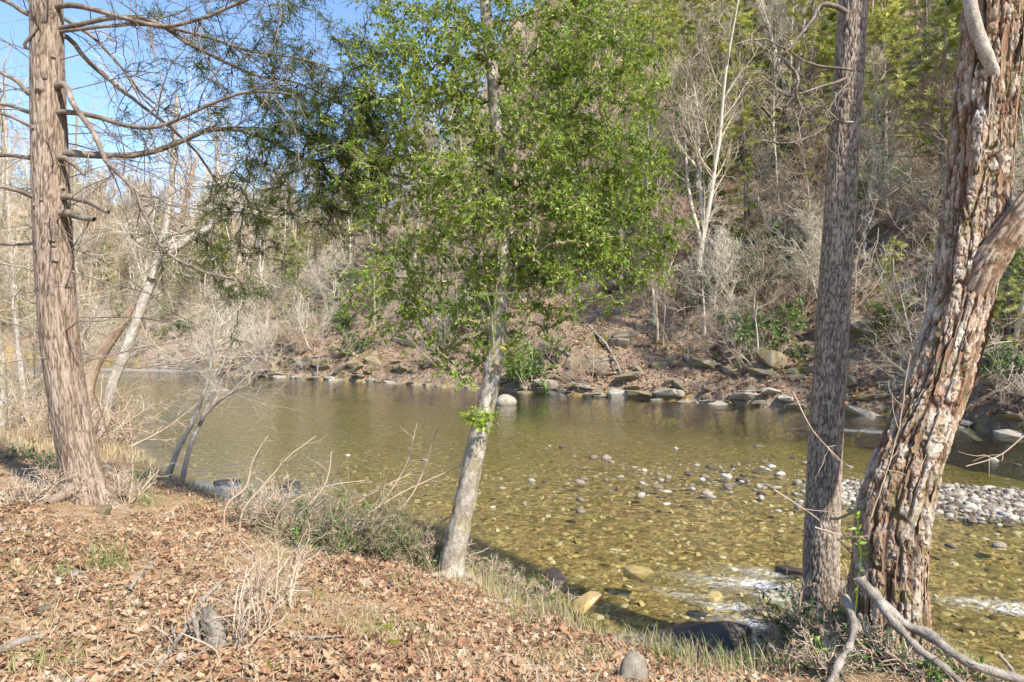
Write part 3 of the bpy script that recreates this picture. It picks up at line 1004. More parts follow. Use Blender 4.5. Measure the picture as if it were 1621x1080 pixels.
PC, RC = colonize(base_nodes, tg, 6, 0.06, 0.07, 0.0032, 0.5, 0.022, r2, 0.6)
br = MB()
br.tubes(PC, RC, 5)
s2, d2, _ = spawn(PC, 6, 0.25, 1, 30, 70, r2)
P2 = grow(s2, d2, r2.uniform(0.10, 0.30, len(s2)), 2, 0.2, -0.08, r2)
br.tubes(P2, taper(0.0028 * np.ones(len(P2)), 0.0015, 3), 3)
# stems hanging beside the trunk
hs = np.array([pt(772, 470, DC), pt(786, 450, DC), pt(690, 420, DC), pt(640, 300, DC + .2), pt(880, 380, DC), pt(720, 390, DC)])
P5 = grow(hs, np.stack([r2.normal(-0.1, 0.15, 6), r2.normal(0, 0.2, 6), -np.ones(6)], -1), np.array([0.7, 0.9, 0.6, 0.9, 0.5, 0.8]), 8, 0.07, -0.05, r2)
br.tubes(P5, taper(0.006 * np.ones(6), 0.003, 9), 5)
shift(br, cb).build('branches', M['olive_twig'], hol)
lv = MB()
leaves_on(lv, P2, 13, 0.039, 0.1, r2, (0.15, 0.95), 1.3, 1.25)
leaves_on(lv, PC, 10, 0.046, 0.3, r2, (0.2, 1.0), 1.3, 1.25)
leaves_on(lv, P5, 9, 0.06, 0.2, r2, (0.2, 0.9))
# leafy tuft low on the stem and a few shoots above it
tb = pt(757, 672, DC - 0.08)
PT = grow(np.repeat(tb[None], 22, 0), np.stack([r2.normal(0, 0.7, 22), r2.normal(-0.3, 0.5, 22), r2.uniform(0.1, 0.9, 22)], -1), r2.uniform(0.12, 0.28, 22), 4, 0.2, 0, r2)
leaves_on(lv, PT, 16, 0.05, 0.15, r2, (0.5, 1.0))
shift(lv, cb).build('leaves', M['holly_leaf'], hol, smooth=False)

# ------------------------------------------------------------------ straight pine with plated bark
pb = ray_land(1300, 972)
DP = pb[1]
pin = thing('pine_tree', 'straight pine trunk with grey plated bark standing next to the shaggy birch', 'tree', pb)
path = [(1297, 990, 62), (1299, 930, 60), (1301, 850, 58), (1304, 760, 56), (1309, 660, 55), (1315, 560, 54), (1321, 460, 53), (1328, 360, 52), (1334, 260, 51), (1341, 160, 50), (1346, 80, 49), (1351, 0, 48), (1362, -160, 46), (1380, -480, 40)]
PP, PR = stem_path(path, DP)
mb = MB()
trunk(mb, PP, PR, 150, 480, furrows(0.17, 0.030, 2.6, 0.010, 0.24, 13, 2, 0.003, 0.010), 0.10, 0.2, 4, 0.2)
shift(mb, pb).build('trunk', M['pine_bark'], pin)
roots(pin, pb, 0.17, 5, 0.4, M['pine_bark'], 3)
r3 = np.random.default_rng(33)
for spec, w in [([(1340, 20), (1300, 8), (1290, 28), (1262, 62), (1246, 82), (1232, 88)], 8), ([(1246, 70), (1228, 98), (1222, 126), (1224, 104)], 5), ([(1338, 125), (1290, 140), (1240, 148), (1215, 128), (1200, 120)], 5), ([(1240, 95), (1262, 120), (1262, 150), (1275, 185)], 7), ([(1345, 130), (1325, 150), (1310, 175), (1304, 168)], 4), ([(1350, 195), (1330, 192), (1304, 168), (1310, 190)], 4), ([(1320, 195), (1285, 215), (1250, 225), (1205, 222)], 4), ([(1350, 110), (1280, 100), (1210, 62), (1160, 70)], 4)]:
    P = np.array([pt(a, b, DP - 0.2 - 0.06 * i) for i, (a, b) in enumerate(spec)])
    C, rr_, _ = smooth_path(P, np.linspace(w, 2, len(P)) * 0.5 / F * DP, 22)
    C = C + 0.02 * np.stack([fbm(C[:, 0] * 7, C[:, 2] * 7, C[:, 1] + k * 9, 3, 170 + k) for k in range(3)], -1)
    mb = MB()
    mb.tubes(C, rr_, 6)
    s2, d2, _ = spawn(C[None], 9, 0.15, 1, 30, 75, r3)
    P2 = grow(s2, d2, r3.uniform(0.12, 0.5, len(s2)), 5, 0.3, -0.03, r3)
    mb.tubes(P2, taper(0.005 * np.ones(len(P2)), 0.002, 6), 4)
    s3, d3, _ = spawn(P2, 3, 0.2, 1, 30, 70, r3)
    P3 = grow(s3, d3, r3.uniform(0.06, 0.2, len(s3)), 3, 0.3, 0, r3)
    mb.tubes(P3, taper(0.003 * np.ones(len(P3)), 0.0015, 4), 3)
    shift(mb, pb).build('dead_branch', M['branch_bark'], pin)

# ------------------------------------------------------------------ big shaggy birch
bb = ray_land(1410, 1005)
DB = bb[1]
bir = thing('birch_tree', 'thick leaning birch with shaggy peeling red and white bark', 'tree', bb)
path = [(1404, 1040, 136), (1405, 960, 124), (1406, 890, 120), (1416, 810, 118), (1438, 730, 114), (1464, 660, 110), (1491, 590, 106), (1511, 520, 102), (1527, 450, 101), (1539, 370, 104), (1548, 290, 108), (1557, 200, 106), (1566, 100, 102), (1573, 10, 100), (1579, -120, 94), (1590, -450, 80)]
BP, BR = stem_path(path, [DB + 0.02 * i for i in range(len(path))])
mb = MB()
def birch_disp(TH, VV, Rg):
    d1, e1, c1 = furrows(0.29, 0.10, 4.5, 0.022, 0.22, 41, 2, 0.004, 0.014)(TH, VV, Rg)
    d2, e2, c2 = plates(20, 0.15, 0.013, 0.9, 0.20, 0.004, 45, (2, 0.05, 0.005))(TH, VV, Rg)
    d, e, c = d1 + d2, e1 * (0.35 + 0.65 * e2), 0.35 * c1 + 0.65 * c2
    cx_, sx_ = np.cos(TH), np.sin(TH)
    rid = fbm(cx_ * 1.6, sx_ * 1.6, VV * 0.9, 3, 44)
    return d + rid * 0.05, e, np.clip(c * 1.2 - 0.1 + 0.12 * rid, 0, 1)
BC, BRr = trunk(mb, BP, BR, 170, 500, birch_disp, 0.22, 0.3, 5, 2.0)
shift(mb, bb).build('trunk', M['birch_bark'], bir, smooth=False)
P = np.array([pt(1530, 480, DB + 0.12), pt(1556, 432, DB + 0.0), pt(1580, 394, DB - 0.05), pt(1606, 358, DB - 0.1), pt(1650, 300, DB - 0.15), pt(1720, 200, DB - 0.2), pt(1800, 60, DB - 0.3)])
mb = MB()
trunk(mb, P, np.array([25, 24, 23, 22, 20, 18, 15]) / F * DB, 70, 240, furrows(0.13, 0.05, 4.0, 0.012, 0.34, 47, 2, 0.004, 0.012), 0.2, 0.2, 3, 0)
shift(mb, bb).build('limb', M['tan_bark'], bir)
# pale torn strip running down the upper stem
P = np.array([pt(a, b, DB - q) for a, b, q in [(1528, -60, -0.10), (1535, 0, -0.07), (1545, 45, -0.06), (1560, 85, -0.055), (1578, 125, -0.065), (1594, 180, -0.10)]])
mb = MB()
trunk(mb, P, np.array([9, 10, 10, 10, 8, 3]) / F * DB, 20, 80, smooth_bark(0.004, 3, 8), 0, 0.2)
shift(mb, bb).build('bare_wood_strip', M['white_bark'], bir)
# curling bark strips standing off the stem
r4 = np.random.default_rng(44)
strip_meshes = []
for k in range(14):
    n = 7
    L, w = r4.uniform(0.14, 0.42), r4.uniform(0.012, 0.034)
    s = np.linspace(0, 1, n)
    cu = r4.uniform(0.02, 0.14) * L
    wid = w * (0.55 + 0.45 * np.sin(np.pi * (s * 0.8 + 0.1))) * (1 + 0.25 * r4.normal(0, 1, n))
    V = []
    for i in range(n):
        off = cu * (abs(s[i] - 0.45) ** 1.7)
        for q in (-1, 0, 1):
            V.append((q * wid[i] * 0.5 + 0.004 * r4.normal(), off + (0.25 * wid[i] if q else 0), L * (0.5 - s[i])))
    V = np.array(V)
    V2 = V + np.array([0, -0.004, 0])
    q = []
    for i in range(n - 1):
        for c in (0, 1):
            a = i * 3 + c
            q.append((a, a + 1, a + 4, a + 3))
            q.append((a + 21, a + 24, a + 25, a + 22))
    m_ = MB(); m_.add(np.vstack([V, V2]), quads=q, tint=r4.uniform(0.15, 0.55), relief=0.75)
    strip_meshes.append(m_.mesh('bark_strip', M['birch_bark']))
T_ = unit(np.gradient(BC, axis=0))

for k in range(120):
    i = int(r4.uniform(0.02, 0.74) * len(BC))
    a = r4.uniform(-np.pi * 0.98, -0.02 * np.pi) if r4.random() < 0.8 else r4.uniform(0, 2 * np.pi)
    A = unit(np.array([1.0, 0, 0]) - T_[i] * T_[i][0]); B = np.cross(T_[i], A)
    # outward direction: the viewer's side is -y
    out = unit(A * math.cos(a) + B * (-math.sin(a)) * (-1 if B[1] < 0 else 1) * -1)
    if out[1] > 0.3:
        out = out * np.array([1, -1, 1])
    p = BC[i] + out * (BRr[i] * 1.0) - bb
    o = bpy.data.objects.new('bark_strip', strip_meshes[r4.integers(14)])
    COL.objects.link(o)
    o.parent = bir
    o.location = p
    from mathutils import Matrix
    zax = Vector(T_[i]); yax = Vector(out); xax = yax.cross(zax).normalized(); yax = zax.cross(xax)
    o.rotation_euler = Matrix((xax, yax, zax)).transposed().to_euler()
    o.scale = (r4.uniform(0.7, 1.3),) * 3


# ------------------------------------------------------------------ bare trees: prototypes, then individuals
def bare_tree(seed, H, r0, n1=20, a1=(30, 60), up=0.10, wob=0.05, low=0.3, twig=0.012, n2=6, n3=5, lean=(0, 0), spread=0.30, forks=0):
    r = np.random.default_rng(seed)
    t_, c_ = MB(), MB()
    P0 = grow(np.zeros((1, 3)), np.array([[lean[0], lean[1], 1.0]]), H, 14, wob, 0.05, r)
    t_.tubes(P0, taper(r0, r0 * 0.12, 15, 0.85), 9, tint=0.62)
    mains = [P0]
    if forks:
        s, d, t = spawn(P0, forks, 0.18, 0.5, 14, 30, r)
        Pf = grow(s, d, H * 0.62 * (1 - t * 0.4), 14, wob, 0.07, r)
        t_.tubes(Pf, taper(r0 * 0.6 * np.ones(len(Pf)), r0 * 0.1, 15), 7, tint=0.58)
        mains.append(Pf)
    PM = np.concatenate(mains)
    s, d, t = spawn(PM, n1, low, 0.98, *a1, r)
    L = H * spread * (1.15 - t * 0.8) * r.uniform(0.6, 1.2, len(t))
    P1 = grow(s, d, L, 6, 0.13, up, r)
    ra = np.clip(r0 * 0.38 * (1.1 - t * 0.7), twig * 1.6, None)
    c_.tubes(P1, taper(ra, twig, 7), 5, tint=r.uniform(0.3, 0.6, len(P1)))
    s, d, t = spawn(P1, n2, 0.2, 1, 25, 60, r)
    P2 = grow(s, d, np.repeat(L, n2) * 0.5 * (1.1 - t * 0.5), 4, 0.2, up, r)
    c_.tubes(P2, taper(np.full(len(P2), twig * 1.25), twig * 0.75, 5), 4, tint=r.uniform(0.25, 0.6, len(P2)))
    s, d, t = spawn(P2, n3, 0.2, 1, 25, 60, r)
    P3 = grow(s, d, np.repeat(np.repeat(L, n2), n3) * 0.25 * r.uniform(0.6, 1.3, len(s)), 2, 0.25, up, r)
    c_.tubes(P3, taper(np.full(len(P3), twig * 0.8), twig * 0.5, 3), 3, tint=r.uniform(0.2, 0.6, len(P3)))
    return t_, c_


def bare_shrub(seed, H, n=10, twig=0.008, spread=0.6, n2=7, n3=4, droop=0.0):
    r = np.random.default_rng(seed)
    m = MB()
    s = np.stack([r.normal(0, 0.08 * H, n), r.normal(0, 0.08 * H, n), np.full(n, -0.05)], -1)
    d = np.stack([r.normal(0, spread, n), r.normal(0, spread, n), np.ones(n)], -1)
    L = H * r.uniform(0.6, 1.1, n)
    P0 = grow(s, d, L, 7, 0.13, 0.04 + droop, r)
    m.tubes(P0, taper(np.full(n, twig * 2.2), twig, 8), 5, tint=r.uniform(0.3, 0.9, n))
    s, d, t = spawn(P0, n2, 0.2, 1, 25, 65, r)
    P1 = grow(s, d, np.repeat(L, n2) * 0.4 * r.uniform(0.5, 1.2, len(s)), 4, 0.2, droop, r)
    m.tubes(P1, taper(np.full(len(P1), twig), twig * 0.6, 5), 4, tint=r.uniform(0.2, 0.9, len(P1)))
    s, d, t = spawn(P1, n3, 0.2, 1, 25, 65, r)
    P2 = grow(s, d, np.repeat(np.repeat(L, n2), n3) * 0.18 * r.uniform(0.5, 1.2, len(s)), 2, 0.25, droop, r)
    m.tubes(P2, taper(np.full(len(P2), twig * 0.7), twig * 0.4, 3), 3, tint=r.uniform(0.2, 0.9, len(P2)))
    return m


def conifer(seed, H, nb=70, droop=-0.05, width=0.24, low=0.12, sprays=16, size=0.34, open_=0.0):
    r = np.random.default_rng(seed)
    t_, f_ = MB(), MB()
    P0 = grow(np.zeros((1, 3)), np.array([[0, 0, 1.0]]), H, 12, 0.02, 0.05, r)
    t_.tubes(P0, taper(H * 0.013, 0.02, 13), 8, tint=0.3)
    s, d, t = spawn(P0, nb, low, 0.99, 65, 100, r)
    L = H * width * np.clip(1.08 - t, 0.05, 1) ** 0.8 * r.uniform(0.55, 1.15, len(t))
    P1 = grow(s, d, L, 5, 0.09, droop, r)
    t_.tubes(P1, taper(0.012 + L * 0.008, 0.008, 6), 4, tint=0.3)
    p, d, tt = spawn(P1, sprays, 0.25, 1.0, 15, 65, r, 0.6)
    FAN = (np.array([(0, 0, 0), (0.75, 0.45, 0), (0.55, 0.16, 0), (1, 0.05, 0), (0.6, -0.12, 0), (0.8, -0.42, 0), (0.3, -0.1, 0), (0.45, 0.42, 0.05), (0.2, 0.06, 0)], float), np.array([(0, 2, 1), (0, 4, 3), (0, 6, 5), (0, 8, 7)]))
    X, Y, Z = frames(d, r, (0, 0, 1), 2.2)
    sz = (size * r.uniform(0.6, 1.3, len(p)))[:, None]
    f_.stamp(FAN[0], FAN[1], p, X * sz, Y * sz, Z * sz, np.clip(np.repeat(r.normal(0.45, 0.15, nb), sprays) + r.normal(0, 0.14, len(p)), 0, 1))
    return t_, f_


def leafy_shrub(seed, H, n=26, leaf=0.16, per=14):
    r = np.random.default_rng(seed)
    w_, f_ = MB(), MB()
    P0 = grow(r.normal(0, 0.1 * H, (n, 3)) * np.array([1, 1, 0.1]), np.stack([r.normal(0, 0.75, n), r.normal(0, 0.75, n), np.full(n, 0.8)], -1), H * r.uniform(0.5, 1.15, n), 6, 0.18, 0.03, r)
    w_.tubes(P0, taper(np.full(n, 0.02), 0.008, 7), 4, tint=0.4)
    s, d, t = spawn(P0, 5, 0.3, 1, 25, 65, r)
    P1 = grow(s, d, H * 0.25 * r.uniform(0.5, 1.2, len(s)), 3, 0.2, 0, r)
    w_.tubes(P1, taper(np.full(len(P1), 0.009), 0.005, 4), 3, tint=0.4)
    leaves_on(f_, P1, per, leaf, 0.3, r, (0.1, 0.95), 1.2)
    leaves_on(f_, P0, 8, leaf, 0.5, r, (0.1, 0.95), 1.2)
    return w_, f_


def parts_of(pair, m1, m2, n1='trunk', n2='crown'):
    return [(n1, pair[0].mesh(n1, m1)), (n2, pair[1].mesh(n2, m2, smooth=n2 not in ('needles', 'leaves', 'crown_needles')))]


BARE = [parts_of(bare_tree(100 + i, H, r0, n1, up=u, spread=sp, low=lo, forks=fk), M['grey_twig'] if i % 3 else M['tan_twig'], M['grey_twig'] if i % 3 else M['tan_twig'])
        for i, (H, r0, n1, u, sp, lo, fk) in enumerate([(15, 0.14, 24, 0.12, 0.26, 0.35, 0), (12, 0.10, 22, 0.10, 0.30, 0.28, 0), (17, 0.18, 16, 0.12, 0.26, 0.3, 2), (9, 0.07, 20, 0.10, 0.34, 0.2, 1), (13, 0.12, 24, 0.06, 0.30, 0.3, 0), (7, 0.05, 20, 0.08, 0.36, 0.15, 1), (16, 0.15, 18, 0.10, 0.24, 0.4, 1), (10, 0.08, 24, 0.04, 0.32, 0.2, 0)])]
CONI = [parts_of(conifer(200 + i, H, nb, dr, w, lo, sp, sz), M['branch_bark'], M['conifer_needle'], 'trunk', 'crown_needles')
        for i, (H, nb, dr, w, lo, sp, sz) in enumerate([(15, 90, -0.04, 0.24, 0.14, 20, 0.42), (11, 80, -0.02, 0.28, 0.08, 20, 0.36), (18, 90, 0.03, 0.20, 0.25, 22, 0.46), (8, 70, -0.06, 0.32, 0.04, 18, 0.30), (13, 70, 0.04, 0.30, 0.2, 20, 0.42)])]
SHRUB = [[('stems', bare_shrub(300 + i, H, n, 0.011, sp, 7, 5, dr).mesh('stems', M['grey_twig'] if i % 2 else M['tan_twig']))]
         for i, (H, n, sp, dr) in enumerate([(2.6, 12, 0.7, 0.0), (3.4, 10, 0.5, 0.02), (2.0, 14, 0.9, -0.05), (4.2, 9, 0.45, 0.03), (2.8, 12, 1.1, -0.10), (1.5, 14, 0.8, -0.03)])]
LEAFY = [parts_of(leafy_shrub(400 + i, H, n, lf, per), M['grey_twig'], M['shrub_leaf'], 'stems', 'leaves') for i, (H, n, lf, per) in enumerate([(3.0, 30, 0.20, 16), (2.0, 26, 0.17, 16), (1.4, 22, 0.14, 14)])]


def behind(px):
    for a, b in ((90, 'before the hemlock trunk'), (180, 'behind the hemlock trunk'), (300, 'by the leaning birch'), (430, 'above the twin saplings'), (560, 'past the hemlock needles'), (680, 'where green tree leaves begin'), (770, 'just before the green trunk'), (870, 'just past the green trunk'), (980, 'behind the green crown'), (1080, 'where the green crown ends'), (1180, 'by the white-barked tree'), (1270, 'just before the pine trunk'), (1400, 'between pine and birch'), (1500, 'behind the birch trunk')):
        if px < a:
            return b
    return 'past the birch trunk'


def scatter_hill(r, n, tlo, thi, power=1.0, margin=1.12, ylim=150):
    """random spots on the far slope inside the view, t metres above the river line"""
    out = []
    while len(out) < n:
        px = r.uniform(CX - 810 * margin, CX + 810 * margin, 4000)
        d = r.uniform(16, ylim, 4000)
        x = (px - CX) / F * d
        z, sn, sf = land(x, d, True)
        w = tlo + (thi - tlo)
        ok = (sf > tlo) & (sf < thi) & (sn < 0) & (r.random(4000) < (1 - (sf - tlo) / w) ** power + 0.05)
        out += [(a, b, c, s_, p_) for a, b, c, s_, p_ in zip(x[ok], d[ok], z[ok], sf[ok], px[ok])]
    return out[:n]


r5 = np.random.default_rng(55)
bands = ((9, 'low on the slope'), (26, 'half way up the slope'), (999, 'high on the slope'))
look = ['tall grey bare tree', 'thin tan bare tree', 'forked grey bare tree', 'small twiggy tan sapling', 'straight grey bare tree', 'low many-twigged sapling', 'narrow bare tree', 'slender tan bare tree']
for x, y, z, t, px in scatter_hill(r5, 185, 2.5, 75, 0.9):
    i = r5.integers(8)
    if t < 6 and i in (0, 2, 6):
        i = 5
    wh = next(b for a, b in bands if t < a)
    place_copy(BARE[i], 'bare_tree', (x, y, z - 0.1), r5.uniform(0, 6.28), r5.uniform(0.7, 1.15), f'{look[i]} {wh}, {behind(px)}', 'tree', 'bare trees on the wooded far slope', (r5.normal(0, 0.06), r5.normal(0, 0.06)))
cl_ = ['tall green conifer', 'broad green conifer', 'high-crowned yellow-green conifer', 'small bushy conifer', 'open yellow-green conifer']
for x, y, z, t, px in scatter_hill(r5, 140, 9, 75, 0.8) + [s_ for s_ in scatter_hill(r5, 400, 16, 50, 0.4, 1.0, 90) if 940 < s_[4] < 1600][:40]:
    i = r5.integers(5)
    wh = next(b for a, b in bands if t < a)
    place_copy(CONI[i], 'conifer_tree', (x, y, z - 0.1), r5.uniform(0, 6.28), r5.uniform(0.65, 1.1), f'{cl_[i]} {wh}, {behind(px)}', 'tree', 'conifers on the wooded far slope')
for x, y, z, t, px in [s_ for s_ in scatter_hill(r5, 260, 0.8, 26, 0.6, 1.05, 78) if s_[4] < 520 or s_[3] > 6.5 or r5.random() < 0.3]:
    i = r5.integers(6)
    wh = 'just above the waterline' if t < 4 else ('low on the slope' if t < 10 else 'half way up the slope')
    kind_ = ['spreading grey bare shrub', 'upright bare shrub', 'low tangled bare shrub', 'tall thin bare shrub', 'arching bare shrub', 'small bare shrub'][i]
    place_copy(SHRUB[i], 'bare_shrub', (x, y, z), r5.uniform(0, 6.28), r5.uniform(0.7, 1.2), f'{kind_} {wh}, {behind(px)}', 'shrub', 'bare shrubs on the far bank')

# trees one can pick out on the slope, by the photo pixel of foot and top
def by_pixels(name, label, parts, foot, top_y, H, cat='tree', rz=0.0, lean=0.0, d_push=0):
    b = ray_land(*foot, start=18)
    h = (foot[1] - top_y) / F * b[1]
    return place_copy(parts, name, (b[0], b[1], b[2] - 0.15), rz, h / H, label, cat, None, (0, lean))


WHITE = parts_of(bare_tree(501, 15, 0.15, 30, (22, 45), 0.10, 0.008, 0.38, 0.016, 7, 5, spread=0.24), M['white_bark'], M['grey_twig'])
by_pixels('white_barked_tree', 'tall white-barked bare tree standing out on the far slope above the river', WHITE, (1105, 432), 40, 15)
WHITE2 = parts_of(bare_tree(502, 12, 0.09, 22, (25, 50), 0.08, 0.05, 0.35, 0.014, 6, 5, spread=0.24), M['white_bark'], M['grey_twig'])
by_pixels('white_barked_tree', 'thin white stem seen between the pine and the birch', WHITE2, (1368, 400), 60, 12, rz=1.0, lean=0.12)
by_pixels('white_barked_tree', 'small white sapling leaning at the foot of the far bank', WHITE2, (502, 598), 420, 12, rz=2.0, lean=-0.16)
by_pixels('white_barked_tree', 'thin upright pale stem on the brown slope below the white-barked tree', WHITE2, (1050, 545), 380, 12, rz=3.0)
by_pixels('white_barked_tree', 'thin pale stem on the brown slope beside the rhododendron', WHITE2, (1165, 520), 330, 12, rz=4.0, lean=0.05)
by_pixels('rhododendron_shrub', 'large dark green rhododendron on the far slope near the pine trunk', LEAFY[0], (1222, 548), 455, 3.0, 'shrub')
by_pixels('rhododendron_shrub', 'dark green rhododendron at the foot of the bigger one near the pine', LEAFY[1], (1262, 570), 535, 2.0, 'shrub', 1.0)
by_pixels('rhododendron_shrub', 'green rhododendron seen between the pine and the birch', LEAFY[1], (1415, 520), 460, 2.0, 'shrub', 2.0)
by_pixels('rhododendron_shrub', 'small green shrub by the waterline beside the green tree trunk', LEAFY[1], (838, 612), 530, 2.0, 'shrub', 3.0)
by_pixels('rhododendron_shrub', 'dark green shrub on the bank past the birch trunk', LEAFY[0], (1600, 600), 520, 3.0, 'shrub', 4.0)
by_pixels('rhododendron_shrub', 'low green shrub on the far bank close to the leaning white sapling', LEAFY[2], (560, 560), 520, 1.4, 'shrub', 4.0)
by_pixels('young_hemlock', 'young green hemlock low on the slope beyond the pine trunk', CONI[3], (1410, 540), 370, 8)
by_pixels('young_hemlock', 'pale green young hemlock on the slope beside the white-barked tree', CONI[1], (1180, 450), 250, 11)
by_pixels('young_hemlock', 'yellow-green young hemlock above the tangle of bare shrubs', CONI[3], (560, 470), 290, 8)
by_pixels('young_hemlock', 'small green hemlock above the far bank close to the hemlock needles', CONI[3], (470, 520), 380, 8, rz=2)
by_pixels('young_hemlock', 'soft green hemlock past the birch trunk on the slope', CONI[1], (1600, 560), 330, 11, rz=2)

# leafless thicket: too tangled to count, one mass
def scatter_points(name, spots, protos, label, cat, r, smin, smax, tilt=0.15, flat=1.0):
    n = len(spots)
    me = bpy.data.meshes.new(name)
    me.vertices.add(n)
    me.vertices.foreach_set('co', np.asarray(spots, np.float32)[:, :3].ravel())
    a = me.attributes.new('turn', 'FLOAT_VECTOR', 'POINT')
    a.data.foreach_set('vector', np.stack([r.normal(0, tilt, n), r.normal(0, tilt, n), r.uniform(0, 6.28, n)], -1).astype(np.float32).ravel())
    a = me.attributes.new('size', 'FLOAT_VECTOR', 'POINT')
    s = r.uniform(0, 1, n) ** (1.6 if smax > 0.3 else 3.0) * (smax - smin) + smin
    a.data.foreach_set('vector', np.stack([s * r.uniform(0.8, 1.25, n), s * r.uniform(0.8, 1.25, n), s * flat], -1).astype(np.float32).ravel())
    a = me.attributes.new('pick', 'INT', 'POINT')
    a.data.foreach_set('value', r.integers(0, len(protos), n).astype(np.int32))
    o = link(name, me)
    col = bpy.data.collections.new(name + '_sources')
    for q, pm in enumerate(protos):
        col.objects.link(bpy.data.objects.new('%s_source_%02d' % (name, q), pm))
    ng = bpy.data.node_groups.new(name, 'GeometryNodeTree')
    ng.interface.new_socket('Geometry', in_out='INPUT', socket_type='NodeSocketGeometry')
    ng.interface.new_socket('Geometry', in_out='OUTPUT', socket_type='NodeSocketGeometry')
    N, L = ng.nodes, ng.links
    gi, go = N.new('NodeGroupInput'), N.new('NodeGroupOutput')
    ci = N.new('GeometryNodeCollectionInfo')
    ci.inputs['Collection'].default_value = col
    ci.inputs['Separate Children'].default_value = True
    ci.inputs['Reset Children'].default_value = True
    ip = N.new('GeometryNodeInstanceOnPoints')
    ip.inputs['Pick Instance'].default_value = True

    def na_(key, typ):
        q = N.new('GeometryNodeInputNamedAttribute')
        q.data_type = typ
        q.inputs['Name'].default_value = key
        return [s_ for s_ in q.outputs if s_.enabled and s_.name == 'Attribute'][0]
    L.new(gi.outputs[0], ip.inputs['Points'])
    L.new(ci.outputs[0], ip.inputs['Instance'])
    L.new(na_('pick', 'INT'), ip.inputs['Instance Index'])
    L.new(na_('turn', 'FLOAT_VECTOR'), ip.inputs['Rotation'])
    L.new(na_('size', 'FLOAT_VECTOR'), ip.inputs['Scale'])
    L.new(ip.outputs[0], go.inputs[0])
    mod = o.modifiers.new('scatter', 'NODES')
    mod.node_group = ng
    return tag(o, label, cat, kind='stuff')


sp = [s[:3] for s in scatter_hill(r5, 1150, 0.6, 70, 0.9, 1.1, 130) if s[3] > 9 or s[4] < 500 or r5.random() < 0.16]
for x, y, z, t, px in scatter_hill(r5, 90, 4, 45, 0.7, 1.05, 110):
    i = int(r5.integers(3))
    wh = next(b for a, b in bands if t < a)
    place_copy(LEAFY[i], 'evergreen_shrub', (x, y, z), r5.uniform(0, 6.28), r5.uniform(0.7, 1.3), ['big', 'rounded', 'small'][i] + f' green leafy shrub {wh}, {behind(px)}', 'shrub', 'green leafy shrubs on the far slope')
scatter_points('undergrowth', sp, [s[0][1] for s in SHRUB], 'tangled leafless undergrowth covering the far slope', 'undergrowth', r5, 0.45, 1.1, 0.3)

# fallen leaves on the far slope
def crumpled_leaf(seed, w, lobes, curl, roll):
    r = np.random.default_rng(seed)
    s = np.linspace(0, 1, 6)
    half = w * np.sin(np.pi * np.clip(s * 0.93 + 0.05, 0, 1)) ** 0.7
    if lobes:
        half = half * np.array([0.5, 1.1, 0.55, 1.2, 0.5, 0.4])
    V = []
    for i in range(6):
        for q in (-1, 0, 1):
            hw = half[i] * r.uniform(0.75, 1.25)
            V.append((s[i] + (0.08 if q and lobes else 0) + r.normal(0, 0.02), q * hw, curl * (s[i] - 0.45) ** 2 + roll * abs(q) * hw + r.normal(0, 0.05)))
    T = []
    for i in range(5):
        for c in (0, 1):
            a = i * 3 + c
            T += [(a, a + 3, a + 1), (a + 1, a + 3, a + 4)]
    return np.array(V), np.array(T)


LIT = [crumpled_leaf(10 + i, *q) for i, q in enumerate([(0.30, True, 0.5, 0.4), (0.26, False, 0.9, 0.6), (0.34, True, -0.5, -0.3), (0.22, False, -0.8, 0.9), (0.30, False, 0.3, -0.5), (0.36, True, 1.1, 0.2), (0.18, False, 1.4, 0.8), (0.30, True, 0.2, 0.9)])]
mb = MB()
r6 = np.random.default_rng(66)
hs_ = np.array([s[:3] for s in scatter_hill(r6, 22000, 0.3, 22, 1.5, 1.05, 62)])
D = r6.normal(0, 1, hs_.shape) * np.array([1, 1, 0.5])
X, Y, Z = frames(D, r6, (0, -0.4, 1), 2.0)
s = r6.uniform(0.12, 0.26, len(hs_))[:, None]
mb.stamp(*LEAF, hs_ + np.array([0, 0, 0.05]), X * s, Y * s * 1.3, Z * s, np.clip(r6.normal(0.44, 0.24, len(hs_)), 0, 1))
tag(mb.build('hill_leaf_litter', M['leaf_litter'], smooth=False), 'red-brown fallen leaves over the far slope', 'leaves', kind='stuff')

# ------------------------------------------------------------------ rocks
def hull_rock(seed, n=26, flat=0.6):
    r = np.random.default_rng(seed)
    bm = bmesh.new()
    pts0 = unit(r.normal(0, 1, (n, 3)))
    pts0 = np.sign(pts0) * np.abs(pts0) ** 0.6 * r.uniform(0.62, 1.0, (n, 1))
    for q in pts0 * np.array([1, 0.8, flat]):
        bm.verts.new(q)
    bmesh.ops.convex_hull(bm, input=bm.verts)
    bmesh.ops.delete(bm, geom=[v for v in bm.verts if not v.link_faces], context='VERTS')
    bmesh.ops.bevel(bm, geom=bm.edges[:], offset=0.035, segments=1, affect='EDGES')
    bmesh.ops.triangulate(bm, faces=bm.faces)
    me = bpy.data.meshes.new('rock')
    bm.to_mesh(me)
    bm.free()
    return me


def round_stone(seed, sub=2, flat=0.55, amp=0.22):
    r = np.random.default_rng(seed)
    bm = bmesh.new()
    bmesh.ops.create_icosphere(bm, subdivisions=sub, radius=1)
    V = np.array([v.co[:] for v in bm.verts])
    n = fbm(V[:, 0] * 1.1 + seed, V[:, 1] * 1.1, V[:, 2] * 1.1, 3, seed)
    V = V * (1 + amp * n)[:, None] * np.array([1, r.uniform(0.65, 0.95), flat * r.uniform(0.8, 1.2)])
    for v, q in zip(bm.verts, V):
        v.co = q
    for f in bm.faces:
        f.smooth = True
    me = bpy.data.meshes.new('stone')
    bm.to_mesh(me)
    bm.free()
    return me


